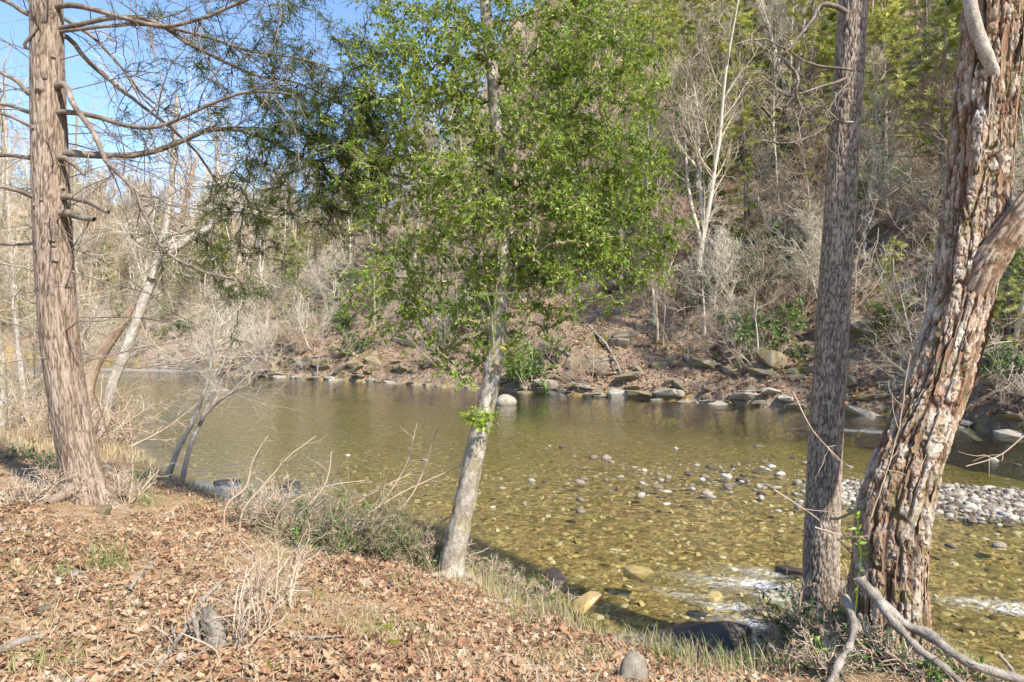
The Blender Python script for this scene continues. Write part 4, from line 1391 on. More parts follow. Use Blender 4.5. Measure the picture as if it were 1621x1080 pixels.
def with_mat(me, m):
    c = me.copy()
    c.materials.clear()
    c.materials.append(m)
    return c


hulls = [hull_rock(600 + i, 22 + i, f) for i, f in enumerate([0.6, 0.75, 0.55, 0.8, 0.5, 0.65, 0.7, 0.6])]
LEDGE = [with_mat(h, M['ledge_rock']) for h in hulls]
PALE = [with_mat(h, M['pale_rock']) for h in hulls]
r7 = np.random.default_rng(77)
seg = np.diff(FAR_EDGE, axis=0)


def single(name, me, loc, s, rot, label, cat, group=None):
    o = link(name, me)
    o.location = loc; o.scale = s; o.rotation_euler = rot
    return tag(o, label, cat, group)


arc = FAR_EDGE[2:12]
alen = np.concatenate([[0], np.cumsum(np.linalg.norm(np.diff(arc, axis=0), axis=1))])
sarc, k = 0.0, 0
while sarc < alen[-1] and k < 290:
    cxr, cyr = np.interp(sarc, alen, arc[:, 0]), np.interp(sarc, alen, arc[:, 1])
    j = min(np.searchsorted(alen, sarc, side='right') - 1, len(arc) - 2)
    tg_ = unit(arc[j + 1] - arc[j])
    nr_ = np.array([tg_[1], -tg_[0]])
    near = float(np.interp(cyr, [15, 40, 80], [0.30, 0.42, 1.1]))
    for row in range(2):
        off = r7.uniform(-0.35, 0.25) if row == 0 else r7.uniform(0.35, 2.6)
        q = np.array([cxr, cyr]) + nr_ * off + tg_ * r7.uniform(-0.2, 0.2)
        z_, sn_, sf_ = land(q[:1], q[1:], True)
        if sf_[0] < -0.5:
            q = q + nr_ * (-sf_[0]); z_ = land(q[:1], q[1:])
        px = CX + q[0] / q[1] * F
        pale = row == 0 and r7.random() < 0.68
        w = r7.uniform(0.28, 0.8) * (1.0 if row == 0 else 1.1) * (1 + 0.3 * (near > 0.6))
        single('boulder', (PALE if pale else LEDGE)[r7.integers(8)], (q[0], q[1], max(float(z_[0]), -0.1) + (0.0 if row == 0 else 0.02)), (w * r7.uniform(0.9, 1.45) if row == 0 else w, w * r7.uniform(0.6, 1.0), w * (r7.uniform(0.35, 0.65) if row == 0 else r7.uniform(0.4, 0.95))), (r7.normal(0, 0.12 + 0.13 * row), r7.normal(0, 0.12 + 0.13 * row), math.atan2(tg_[1], tg_[0]) + r7.normal(0, 0.35)),
               ('pale ledge rock at the far waterline, ' if pale else ('brown ledge rock at the far waterline, ' if row == 0 else 'mossy brown rock just above the far waterline, ')) + behind(px), 'rock', 'rocks along the far bank')
        k += 1
    sarc += near * r7.uniform(0.8, 1.3) * 1.2
for x, y, z, t, px in scatter_hill(r7, 46, 2.5, 26, 1.0, 1.0, 70):
    w = r7.uniform(0.5, 1.5)
    single('boulder', LEDGE[r7.integers(8)], (x, y, z + 0.1), (w, w * 0.8, w * 0.7), (r7.normal(0, 0.2), r7.normal(0, 0.2), r7.uniform(0, 6)), 'grey outcrop rock among the shrubs on the slope, ' + behind(px), 'rock', 'outcrop rocks on the far slope')
d = F * HC / (641 - CY)
single('boulder', with_mat(round_stone(650, 3, 0.75, 0.2), M['pale_rock']), ((800 - CX) / F * d, d, 0.12), (0.5, 0.45, 0.5), (0, 0, 0.4), 'single white boulder in the water beside the green tree trunk', 'rock')

STONES = [round_stone(700 + i, 2, f, 0.55) for i, f in enumerate([0.5, 0.6, 0.45, 0.7, 0.55, 0.4, 0.6, 0.5, 0.65, 0.5])]
DRY = [with_mat(s, M['river_stone']) for s in STONES]
WET = [with_mat(s, M['wet_stone']) for s in STONES]


def water_pt(px, py):
    d = F * HC / (py - CY)
    return (px - CX) / F * d, d


spots = [(1201, 704, 16), (960, 722, 20), (968, 728, 16), (940, 721, 15), (890, 705, 15), (870, 703, 10), (918, 788, 18), (918, 806, 22), (841, 758, 12), (672, 725, 15), (550, 718, 14), (1115, 752, 17), (1150, 751, 26), (1175, 757, 18), (1090, 748, 15), (1004, 737, 12), (1205, 784, 18), (1232, 806, 13), (1262, 800, 14), (1040, 768, 18), (1055, 795, 16), (1120, 778, 18), (1215, 765, 14), (1262, 760, 18), (1235, 748, 20), (1200, 745, 18), (1095, 765, 14), (960, 757, 12), (1020, 742, 10), (1046, 757, 14), (1255, 722, 12), (1070, 707, 10), (1345, 736, 16), (1330, 770, 16), (1318, 752, 18), (1540, 822, 24), (1505, 861, 20), (1580, 860, 26), (1572, 726, 14), (1610, 733, 12), (760, 775, 10), (795, 770, 12), (780, 800, 12), (830, 795, 10)]
n_st = 0
for px, py, w in spots:
    x, d = water_pt(px, py + 3)
    s = w * 0.42 / F * d
    single('river_stone', DRY[n_st % 10], (x, d, max(0.0, float(land(np.array([x]), np.array([d]))[0]))), (s * 1.25, s, s * 0.85), (0, 0, r7.uniform(0, 6)), 'pale rounded stone breaking the shallow water, ' + (behind(px) if px > 860 else 'out from the green tree trunk'), 'stone', 'stones in the shallow river')
    n_st += 1
tries = 0
while n_st < 300 and tries < 20000:
    tries += 1
    bar = r7.random() < 0.72
    if bar:
        px, py = r7.uniform(1440, 1640), r7.uniform(738, 860)
    else:
        px, py = r7.normal(1150, 110), r7.normal(757, 24)
    if py < 690:
        continue
    x, d = water_pt(px, py)
    z = float(land(np.array([x]), np.array([d]))[0])
    if bar and z < -0.06:
        continue
    if not bar and z < -0.25:
        continue
    s = 0.035 + 0.085 * r7.random() ** 2 if bar else r7.uniform(0.03, 0.03 + 0.08 * r7.random())
    single('river_stone', DRY[r7.integers(10)], (x, d, max(z, -0.03) + s * 0.1), (s * 1.3, s, s * 0.9), (r7.normal(0, 0.15), r7.normal(0, 0.15), r7.uniform(0, 6)), 'rounded grey stone on the gravel bar past the birch' if bar else 'small pale stone on the shallow shoal in mid river', 'stone', 'stones on the gravel bar' if bar else 'stones on the shoal')
    n_st += 1
# gravel between them
gp = []
while len(gp) < 3600:
    x, y = r7.uniform(2, 18, 4000), r7.uniform(8.5, 20, 4000)
    z, sn, sf = land(x, y, True)
    ok = (z > -0.05) & (sn < 0) & (sf < 0)
    gp += list(zip(x[ok], y[ok], z[ok] + 0.01))
    if not ok.any():
        break
scatter_points('gravel', gp[:3600], DRY, 'pale gravel of the bar showing above the water', 'gravel', r7, 0.022, 0.085, 0.3)
# stones lying under the water
gp = []
while len(gp) < 26000:
    px = r7.uniform(150, 1700, 6000)
    d = r7.uniform(0, 1, 6000) ** 1.5 * 26 + 5
    x = (px - CX) / F * d
    z, sn, sf = land(x, d, True)
    ok = (z < -0.04) & (sn < 0.1) & (sf < 0)
    gp += list(zip(x[ok], d[ok], z[ok] - 0.01))
scatter_points('river_bed_cobbles', gp[:26000], WET, 'brown and ochre cobbles under the clear shallow water', 'cobbles', r7, 0.012, 0.075, 0.35, 0.6)
# dark slab and stones in the riffle by the bank
x, d = water_pt(1082, 1010)
single('flat_rock', with_mat(round_stone(661, 4, 0.30, 0.75), M['dark_rock']), (x, d, -0.03), (0.52, 0.32, 0.36), (0.05, -0.06, 0.12), 'wet dark slab of rock in the riffle at the near bank', 'rock')
for i, (px, py, w, lab) in enumerate([(1205, 990, 70, 'wet brown rock beside the white water near the pine foot'), (1130, 945, 44, 'small wet rock splitting the white water'), (1255, 905, 60, 'wet boulder with water curling past it beside the pine trunk'), (1230, 1030, 60, 'half sunk wet rock between the slab and the pine'), (930, 950, 70, 'dark wet rock at the grassy edge of the near bank'), (880, 915, 60, 'low dark rock tucked under the bank grass'), (1010, 905, 46, 'ochre rock just under the fast shallow water'), (360, 765, 46, 'dark wet rock in the riffle beyond the twin saplings'), (460, 770, 60, 'dark rock in the riffle behind the dry bank grass')]):
    x, d = water_pt(px, py)
    s = w * 0.5 / F * d
    single('wet_rock', with_mat(hulls[i % 8], M['dark_rock'] if i in (0, 2, 5, 7, 8) else M['wet_stone']), (x, d, -0.02), (s * 1.15, s * 0.8, s * 0.62), (0.1, 0.05, i), lab, 'rock')
b = ray_land(1001, 1080)
single('bank_stone', with_mat(round_stone(670, 3, 1.1, 0.2), M['pale_rock']), (b[0], b[1], b[2] + 0.03), (0.10, 0.09, 0.14), (0, 0.1, 0.3), 'upright pale stone at the lip of the leafy bank', 'stone')
for px, py, w, lab in [(70, 670 + 300, 26, 'small pale stone among the leaves near the fallen branch'), (165, 815, 34, 'small stone at the foot of the hemlock'), (180, 795, 40, 'grey stone wedged under the hemlock roots')]:
    b = ray_land(px, py)
    s = w * 0.5 / F * b[1]
    single('bank_stone', LEDGE[3], (b[0], b[1], b[2] + s * 0.2), (s, s * 0.8, s), (0, 0, px), lab, 'stone')

# ------------------------------------------------------------------ trees of the near bank, far beyond the hemlock
def stem_tree(name, label, px_path, depth, bark, twigs=60, tw_len=(0.8, 2.4), seed=0, base=None, t0=0.3, rtw=0.012, twmat='grey_twig', nu=20, upd=0.25, extra=()):
    P, R = stem_path(px_path, depth)
    R = R * 0.62
    b = P[0]
    b = np.array([b[0], b[1], float(land(np.array([b[0]]), np.array([b[1]]))[0])])
    P[0][2] = min(P[0][2], b[2] - 0.1)
    root = thing(name, label, 'tree', b)
    r = np.random.default_rng(seed)
    m = MB()
    C, rr_ = trunk(m, P, R, nu, 120, smooth_bark(0.012, seed, 3), 0.15, 0.3, 3, seed)
    for ep, ed in extra:
        Pe, Re = stem_path(ep, ed)
        Ce, _ = trunk(m, Pe, Re, nu, 80, smooth_bark(0.012, seed + 1, 3), 0, 0.3)
        C = np.vstack([C, Ce])
    shift(m, b).build('trunk', M[bark], root)
    idx = r.integers(int(len(C) * t0), len(C), twigs)
    P1 = grow(C[idx], np.stack([r.normal(0, 0.8, twigs), r.normal(0, 0.8, twigs), r.normal(upd, 0.5, twigs)], -1), r.uniform(*tw_len, twigs), 7, 0.15, 0.0, r)
    m = MB()
    m.tubes(P1, taper(np.full(twigs, rtw), rtw * 0.4, 8), 4, tint=r.uniform(0.4, 0.9, twigs))
    s, d, _ = spawn(P1, 7, 0.15, 1, 25, 60, r)
    P2 = grow(s, d, r.uniform(0.2, 0.8, len(s)), 3, 0.2, 0, r)
    m.tubes(P2, taper(np.full(len(P2), rtw * 0.45), rtw * 0.25, 4), 3, tint=r.uniform(0.4, 0.9, len(P2)))
    s, d, _ = spawn(P2, 3, 0.15, 1, 25, 60, r)
    P3 = grow(s, d, r.uniform(0.1, 0.4, len(s)), 2, 0.2, 0, r)
    m.tubes(P3, taper(np.full(len(P3), rtw * 0.3), rtw * 0.2, 3), 3, tint=r.uniform(0.4, 0.9, len(P3)))
    shift(m, b).build('crown', M[twmat], root)
    return root


stem_tree('leaning_birch', 'white leaning birch at the river edge, arching towards the water', [(158, 676, 34), (178, 610, 30), (205, 540, 28), (232, 465, 27), (256, 412, 25), (290, 385, 22), (330, 362, 20), (362, 330, 15), (392, 290, 9)], 17.5, 'white_bark', 70, (0.8, 2.6), 801, extra=[([(240, 440, 15), (258, 380, 13), (268, 320, 11), (275, 240, 8), (280, 150, 5)], 17.4), ([(330, 360, 10), (345, 320, 9), (345, 270, 7), (340, 200, 4)], 17.5)])
stem_tree('leaning_tree', 'tan leaning trunk crossing behind the white leaning birch', [(128, 650, 40), (150, 580, 34), (188, 520, 30), (218, 480, 26), (250, 430, 20), (285, 350, 14), (310, 250, 8)], 19.0, 'tan_bark', 50, (0.8, 2.6), 802)
stem_tree('riverside_tree', 'slim pale trunk standing on the grassy spit beyond the hemlock', [(46, 664, 20), (34, 590, 17), (24, 500, 15), (18, 420, 13), (14, 340, 11), (10, 230, 8), (6, 120, 5)], 19.5, 'white_bark', 60, (0.8, 2.4), 803)
stem_tree('riverside_tree', 'pale crooked trunk cut by the picture edge beyond the hemlock', [(-4, 720, 34), (4, 650, 28), (2, 580, 24), (-8, 480, 20), (-4, 380, 16), (6, 260, 11), (-4, 120, 7)], 15.5, 'pale_bark', 50, (0.8, 2.2), 804)
stem_tree('riverside_tree', 'thin straight pale stem just past the hemlock trunk', [(140, 655, 11), (132, 580, 10), (126, 500, 9), (120, 400, 8), (118, 300, 7), (122, 180, 5)], 20.0, 'pale_bark', 40, (0.6, 1.8), 805)
stem_tree('riverside_tree', 'very thin stem between the hemlock trunk and the tan leaning trunk', [(143, 645, 8), (138, 560, 7), (128, 450, 6), (112, 380, 5), (104, 250, 3)], 21.0, 'tan_bark', 36, (0.6, 1.6), 806)
stem_tree('riverside_tree', 'pale tree on the grassy spit leaning away from the hemlock', [(52, 650, 14), (62, 590, 12), (70, 520, 11), (66, 450, 10), (50, 360, 8), (38, 260, 5)], 24.0, 'pale_bark', 50, (0.8, 2.4), 807)
stem_tree('sapling', 'thicker stem of the twin saplings leaning over the river edge', [(262, 748, 17), (285, 705, 15), (306, 665, 13), (322, 625, 11), (332, 580, 8), (340, 520, 5), (360, 440, 3)], 12.0, 'white_bark', 26, (0.4, 1.3), 808, t0=0.45, rtw=0.007)
stem_tree('sapling', 'thinner stem of the twin saplings with a broken pale side branch', [(284, 742, 14), (304, 700, 12), (326, 650, 10), (340, 610, 8), (360, 560, 6), (385, 500, 4)], 12.2, 'white_bark', 26, (0.4, 1.3), 809, t0=0.4, rtw=0.007, extra=[([(318, 664, 6), (345, 636, 5), (378, 614, 4)], 12.1)])
lb = ['bare pale tree at the water edge', 'twiggy bare tree on the bank', 'small bare tree on the bank']
r8 = np.random.default_rng(88)
for i in range(26):
    px = r8.uniform(-60, 150); d = r8.uniform(20, 60)
    x = (px - CX) / F * d
    z, sn, sf = land(np.array([x]), np.array([d]), True)
    if sn[0] < 0.3:
        continue
    j = int(r8.integers(8))
    place_copy(BARE[j], 'bare_tree', (x, d, z[0] - 0.1), r8.uniform(0, 6), r8.uniform(0.5, 0.85), f'{look[j]} on the near bank, {behind(px)}', 'tree', 'bare trees on the near bank')
for i in range(30):
    px = r8.uniform(-40, 190); d = r8.uniform(15, 34)
    x = (px - CX) / F * d
    z, sn, sf = land(np.array([x]), np.array([d]), True)
    if sn[0] < 0.2:
        continue
    j = int(r8.integers(6))
    place_copy(SHRUB[j], 'bare_shrub', (x, d, z[0]), r8.uniform(0, 6), r8.uniform(0.5, 0.9), ['spreading', 'upright', 'low tangled', 'tall thin', 'arching', 'small'][j] + ' pale bare shrub on the spit, ' + behind(px), 'shrub', 'bare shrubs on the spit')
# far ridge wood
rw = []
while len(rw) < 400:
    px = r8.uniform(-120, 560); d = r8.uniform(110, 330)
    x = (px - CX) / F * d
    z, sn, sf = land(np.array([x]), np.array([d]), True)
    if z[0] > 1.0:
        rw.append((x, d, z[0], px))
for x, y, z, px in rw:
    if r8.random() < 0.62:
        j = int(r8.integers(8))
        place_copy(BARE[j], 'distant_tree', (x, y, z - 0.2), r8.uniform(0, 6), r8.uniform(1.0, 1.7), look[j].replace('bare tree', 'tree') + ' on the distant ridge, ' + behind(px), 'tree', 'bare trees on the distant ridge', (r8.normal(0, 0.12), r8.normal(0, 0.12)))
    else:
        j = int(r8.integers(5))
        place_copy(CONI[j], 'distant_conifer', (x, y, z - 0.2), r8.uniform(0, 6), r8.uniform(0.8, 1.3), cl_[j] + ' on the distant ridge, ' + behind(px), 'tree', 'conifers on the distant ridge')

# ------------------------------------------------------------------ leaf litter, grass, brush on the near bank
r9 = np.random.default_rng(99)
def bank_spots(n, dmin=2.0, dmax=16, smin=0.25, power=1.0, pxr=(-150, 1750)):
    out = []
    while len(out) < n:
        px = r9.uniform(*pxr, 8000)
        d = dmin + (dmax - dmin) * r9.uniform(0, 1, 8000) ** power
        x = (px - CX) / F * d
        z, sn, sf = land(x, d, True)
        ok = (sn > smin) & (r9.random(8000) < np.clip(d / 6, 0.2, 1))
        out += list(zip(x[ok], d[ok], z[ok], sn[ok]))
    return np.array(out[:n])


mb = MB()
SMALL = [(np.array([(0, 0, c_ * 0.3), (0.4, w_, f_), (1, 0.1, c_ * 0.5), (0.55, -w_, f_ * 0.6), (0.48, 0, -0.04)], float), LEAF[1]) for w_, f_, c_ in ((0.34, 0.16, 0.2), (0.26, -0.12, 0.4), (0.42, 0.2, -0.2), (0.3, 0.25, 0.6))]
for k, (n, size, tm) in enumerate([(2600, 0.066, LIT[0]), (2400, 0.06, LIT[2]), (1600, 0.072, LIT[5]), (2400, 0.06, LIT[7]), (19000, 0.040, SMALL[0]), (19000, 0.034, SMALL[1]), (16000, 0.045, SMALL[2]), (17000, 0.032, SMALL[3])]):
    p = bank_spots(n, 1.8, 13, 0.3, 1.2)
    thin = fbm(p[:, 0] * 0.9, p[:, 1] * 0.9, None, 3, 91) + r9.normal(0, 0.12, len(p)) > -0.14
    p = p[thin]
    D = r9.normal(0, 1, (len(p), 3)) * np.array([1, 1, 0.4])
    X, Y, Z = frames(D, r9, (0, 0, 1), 2.0)
    s = size * r9.uniform(0.6, 1.35, len(p))[:, None]
    mb.stamp(*tm, p[:, :3] + np.array([0, 0, 1]) * (0.004 + 0.014 * r9.random((len(p), 1))), X * s, Y * s, Z * s, np.clip(r9.normal(0.56 if k < 4 else 0.5, 0.24, len(p)) + 0.35 * fbm(p[:, 0] * 1.6, p[:, 1] * 1.6, None, 4, 97), 0, 1))
tag(mb.build('leaf_litter', M['leaf_litter'], smooth=False), 'tan and brown fallen leaves carpeting the near bank', 'leaves', kind='stuff')
lm = []
for k in range(9):
    q = MB(); q.add(LIT[k % 8][0], tris=LIT[k % 8][1], tint=0.35 + 0.07 * k)
    lm.append(q.mesh('leaf', M['leaf_litter'], False))
p = bank_spots(200, 2.6, 4.6, 0.4, 1.0, (0, 1000))
for q in p:
    o = link('leaf', lm[r9.integers(9)], ground)
    o.location = (q[0], q[1], q[2] + 0.03)
    s = r9.uniform(0.05, 0.085)
    o.scale = (s, s, s)
    o.rotation_euler = (r9.normal(0, 0.35), r9.normal(0, 0.35), r9.uniform(0, 6.28))

BLADE = (np.array([(0, -0.5, 0), (0, 0.5, 0), (0.12, -0.42, 0.4), (0.12, 0.42, 0.4), (0.36, -0.25, 0.75), (0.36, 0.25, 0.75), (0.72, 0, 0.98)], float), np.array([(0, 1, 3), (0, 3, 2), (2, 3, 5), (2, 5, 4), (4, 5, 6)]))
def blades(mb, p, h, w, tint_mu, tint_s):
    n = len(p)
    a = r9.uniform(0, 6.28, n)
    X = np.stack([np.cos(a), np.sin(a), np.zeros(n)], -1); Y = np.stack([-np.sin(a), np.cos(a), np.zeros(n)], -1)
    hh = (h * r9.uniform(0.5, 1.3, n))[:, None]
    mb.stamp(*BLADE, p, X * hh * r9.uniform(0.3, 1.2, n)[:, None], Y * w, np.array([[0, 0, 1.0]]) * hh, np.clip(r9.normal(tint_mu, tint_s, n), 0, 1))


mb = MB()
p = bank_spots(60000, 2.2, 26, 0.0, 1.3)
dens = fbm(p[:, 0] * 1.3, p[:, 1] * 1.3, None, 3, 95)
edge = p[:, 3] < 0.75 + 0.5 * dens
blades(mb, p[edge & (r9.random(len(p)) < 0.9)][:13000, :3], 0.17, 0.006, 0.62, 0.26)
rest = p[~edge & (dens > 0.12)]
blades(mb, rest[:9000, :3], 0.05, 0.005, 0.62, 0.2)
q = bank_spots(6000, 13, 27, 0.1, 1.0, (-60, 330))
blades(mb, q[:, :3], 0.22, 0.012, 0.75, 0.15)
# green tufts in the litter
for px, py, n in [(95, 915, 60), (320, 785 + 20, 50), (170, 900, 90), (640, 925, 40), (600, 1000, 60), (680, 1010, 50), (880, 1050, 60), (940, 1040, 70), (30, 905, 50), (455, 950, 50), (830, 985, 60), (560, 880, 30), (230, 800, 90), (60, 1060, 60), (890, 940, 160), (850, 900, 180), (800, 870, 160), (930, 975, 120), (1000, 1000, 90), (1060, 1050, 90), (1150, 1060, 90), (1220, 1050, 90)]:
    b = ray_land(px, py)
    q = b[None] + r9.normal(0, 1, (n, 3)) * np.array([0.10, 0.12, 0])
    q[:, 2] = land(q[:, 0], q[:, 1])
    blades(mb, q, 0.09 if n < 80 else 0.2, 0.006, 0.25 if n < 100 else 0.38, 0.15)
# straw lying flat in the litter
p = bank_spots(15000, 2.0, 12, 0.2, 1.2)
a = r9.uniform(0, 6.28, len(p)); h_ = r9.uniform(0.05, 0.22, len(p))[:, None]
X = np.stack([np.cos(a), np.sin(a), r9.normal(0, 0.15, len(p))], -1); Y = np.stack([-np.sin(a), np.cos(a), np.zeros(len(p))], -1)
mb.stamp(np.array([(0, -0.5, 0), (0, 0.5, 0), (0.5, -0.5, 0.12), (0.5, 0.5, 0.12), (1, 0, 0)], float), np.array([(0, 1, 3), (0, 3, 2), (2, 3, 4)]), p[:, :3] + np.array([0, 0, 0.025]), X * h_, Y * 0.004, np.array([[0, 0, 1.0]]) * h_, np.clip(r9.normal(0.85, 0.15, len(p)), 0, 1))
tag(mb.build('grass', M['dry_grass'], smooth=False), 'dry and green grass along the lip of the near bank', 'grass', kind='stuff')
# moss cushions
mos = mat_noisy('moss', [(0.2, (0.10, 0.10, 0.015)), (0.6, (0.22, 0.20, 0.03)), (0.9, (0.32, 0.27, 0.05))], 20, 120, 0.8, 0.01)
for i, (px, py, w, lab) in enumerate([(605, 993, 42, 'mossy patch in the leaves below the green tree'), (622, 1022, 34, 'smaller mossy patch in the leaves nearest the bank stone'), (430, 1055, 40, 'yellow moss patch in the leaves beside the grey stump'), (502, 940, 20, 'tiny moss patch in the leaves above the other moss patches')]):
    b = ray_land(px, py)
    s = w * 0.5 / F * b[1]
    single('moss_patch', with_mat(STONES[i], mos), (b[0], b[1], b[2]), (s, s, 0.035), (0, 0, i), lab, 'moss')

# dead sticks and brush
def stick(name, label, pxs, w0, w1, material='dead_wood', lift=0.02, cat='branch', depth=None, seed=0, twigs=0, sides=9):
    P = []
    for i, q in enumerate(pxs):
        if depth is None:
            b = ray_land(q[0], q[1]); b = b + np.array([0, 0, lift if len(q) < 3 else q[2]])
        else:
            b = pt(q[0], q[1], depth[i] if not np.isscalar(depth) else depth)
        P.append(b)
    P = np.array(P)
    dm = P[:, 1]
    C, r_, _ = smooth_path(P, np.linspace(w0, w1, len(P)) * 0.5 / F * dm, 30)
    amp = np.linalg.norm(P[-1] - P[0]) * (0.012 if w0 < 9 else 0.03)
    C = C + amp * np.stack([fbm(C[:, 0] * 5 + seed, C[:, 2] * 5, C[:, 1] * 5 + k * 9, 3, 270 + k) for k in range(3)], -1)
    m = MB()
    r_ = r_ * (1 + (0.18 if w0 < 9 else 0.45) * fbm(np.arange(30) * 0.6, np.full(30, seed * 1.0), None, 2, 5))
    m.tubes(C, r_, sides)
    if twigs:
        s, d, _ = spawn(C[None], twigs, 0.2, 1, 30, 65, r9)
        P2 = grow(s, d, r9.uniform(0.08, 0.3, twigs), 4, 0.2, 0.0, r9)
        m.tubes(P2, taper(np.full(twigs, 0.004), 0.002, 5), 4)
    o = m.build(name, M[material])
    return tag(o, label, cat)


stick('fallen_branch', 'pale weathered branch lying in the leaves at the picture corner', [(-30, 1052), (10, 1032), (50, 1020), (75, 1012)], 15, 7, seed=1)
stick('fallen_branch', 'long thin bleached branch propped against the grey stump', [(235, 1075, 0.0), (262, 1046, 0.02), (290, 1020, 0.06), (320, 990, 0.14), (350, 975, 0.22)], 8, 5, seed=2, twigs=3)
stick('fallen_branch', 'short forked pale stick lying in front of the grey stump', [(262, 1046, 0.03), (276, 1036, 0.03), (272, 1010, 0.06)], 5, 4, seed=3)
stick('fallen_branch', 'thin grey stick lying between the stump and the green tree', [(440, 1010), (490, 1016), (545, 1013)], 5, 3, seed=4)
stick('fallen_branch', 'short whitish stick in the leaves above the pale weathered branch', [(205, 945, 0.04), (218, 928, 0.05), (230, 918, 0.06)], 6, 4, seed=5)
stick('fallen_branch', 'long pale stick caught in the bank brush before the green tree', [(560, 868, 0.2), (610, 880, 0.12), (660, 888, 0.1), (735, 884, 0.16)], 6, 5, seed=6)
stick('fallen_branch', 'thick grey driftwood limb sloping down from the birch foot', [(1362, 915, 0), (1392, 948, 0), (1440, 990, 0), (1490, 1022, 0), (1535, 1052, 0), (1621, 1078, 0), (1700, 1095, 0)], 18, 13, depth=[4.62, 4.55, 4.45, 4.32, 4.22, 4.12, 4.0], seed=7, twigs=5)
stick('fallen_branch', 'second grey driftwood limb below the thicker one at the birch foot', [(1385, 935), (1412, 985), (1450, 1025), (1490, 1055), (1530, 1090)], 14, 11, depth=[4.58, 4.42, 4.3, 4.2, 4.1], seed=8, twigs=4)
stick('fallen_branch', 'crooked pale branch hanging down between the pine and birch roots', [(1338, 945), (1350, 985), (1345, 1020), (1325, 1055), (1305, 1095)], 10, 12, depth=[4.75, 4.6, 4.45, 4.3, 4.2], seed=9, twigs=3)
stick('fallen_branch', 'broken stub stick crossing between the pine and the birch trunk', [(1315, 822), (1340, 815), (1368, 800)], 4, 5, depth=[5.5, 5.0, 4.85], seed=10)
stick('fallen_branch', 'thin cut stick standing in the water edge past the driftwood', [(1580, 1035), (1600, 1058), (1612, 1078)], 6, 6, depth=[4.35, 4.3, 4.25], seed=11)
for i, (a, b_, c_, dep, lab) in enumerate([((1290, 835), (1345, 850), (1430, 835), 5.0, 'reddish vine looping across both trunks'), ((1225, 775), (1290, 820), (1350, 880), 5.2, 'thin reddish vine stem crossing the pine trunk'), ((1380, 820), (1420, 690), (1440, 560), 4.9, 'thin vine climbing up the birch bark'), ((1621, 690), (1580, 722), (1530, 738), 5.6, 'pale thin twig reaching over the water past the birch'), ((1255, 620), (1285, 680), (1330, 730), 5.4, 'thin arching stem beside the pine over the river')]):
    stick('vine_stem', lab, [a, b_, c_], 2.6, 1.6, 'dry_stem', depth=dep, cat='vine', seed=20 + i, sides=5, twigs=4)

for i, (pts_, w0, w1, lab) in enumerate([([(1082, 570), (1108, 584), (1142, 586)], 6, 5, 'short grey log lying on the brown slope past the green tree'), ([(930, 520), (965, 560), (985, 600)], 4, 3, 'thin dead stem fallen down the slope to the water'), ([(1180, 545), (1240, 560), (1285, 575)], 5, 3, 'pale fallen pole under the rhododendron by the pine'), ([(620, 540), (680, 560), (720, 580)], 4, 3, 'thin fallen pole on the far bank behind the green tree trunk'), ([(880, 560), (930, 575), (975, 572)], 6, 4, 'dark fallen log on the ledge behind the green crown'), ([(1390, 590), (1450, 600), (1500, 585)], 5, 3, 'pale fallen limb on the far bank past the birch'), ([(430, 560), (470, 572), (520, 566)], 4, 3, 'bleached fallen stem by the leaning white sapling')]):
    stick('fallen_log', lab, pts_, w0, w1, 'dead_wood', 0.12, 'log', None, 60 + i, 3)
# weathered stump
b = ray_land(335, 1022)
st_ = thing('tree_stump', 'grey weathered stump standing among dry stems in the leaves', 'stump', b)
P = np.array([b + np.array([0.02, 0, -0.05]), b + np.array([0.01, 0, 0.1]), b + np.array([-0.015, 0, 0.16]), b + np.array([-0.03, 0, 0.21])])
m = MB()
w = 15 / F * b[1]
trunk(m, P, np.array([w * 1.15, w, w * 0.85, w * 0.45]), 36, 60, plates(8, 0.12, 0.012, 0.6, 0.4, 0.006, 90), 0.3, 0.08)
shift(m, b).build('wood', M['dead_wood'], st_)
m = MB()
m.tubes(np.array([b + np.array([-0.07, 0.02, 0]), b + np.array([-0.085, 0, 0.11]), b + np.array([-0.11, 0, 0.18])]), np.array([0.022, 0.02, 0.012]), 7)
shift(m, b).build('broken_stub', M['dead_wood'], st_)

# dry brush clumps: each a shrub of its own
def brush(name, label, px, py, H, n, spread, mat_, seed, twig=0.004, n2=6, n3=3, droop=0.0, leafy=0, cat='shrub', leaf=0.05, leafmat='shrub_leaf'):
    b = ray_land(px, py)
    root = thing(name, label, cat, b)
    bare_shrub(seed, H, n, twig, spread, n2, n3, droop).build('stems', M[mat_], root)
    if leafy:
        r = np.random.default_rng(seed + 1)
        s = np.stack([r.normal(0, 0.12 * H, n), r.normal(0, 0.12 * H, n), np.zeros(n)], -1)
        P0 = grow(s, np.stack([r.normal(0, spread, n), r.normal(0, spread, n), np.ones(n)], -1), H * r.uniform(0.5, 1, n), 6, 0.15, 0.0, r)
        f_ = MB()
        f_.tubes(P0, taper(np.full(n, twig), twig * 0.5, 7), 3, tint=0.3)
        leaves_on(f_, P0, leafy, leaf, 0.2, r, (0.1, 0.95), 0.8)
        f_.build('leaves', M[leafmat], root, smooth=False)
    return root


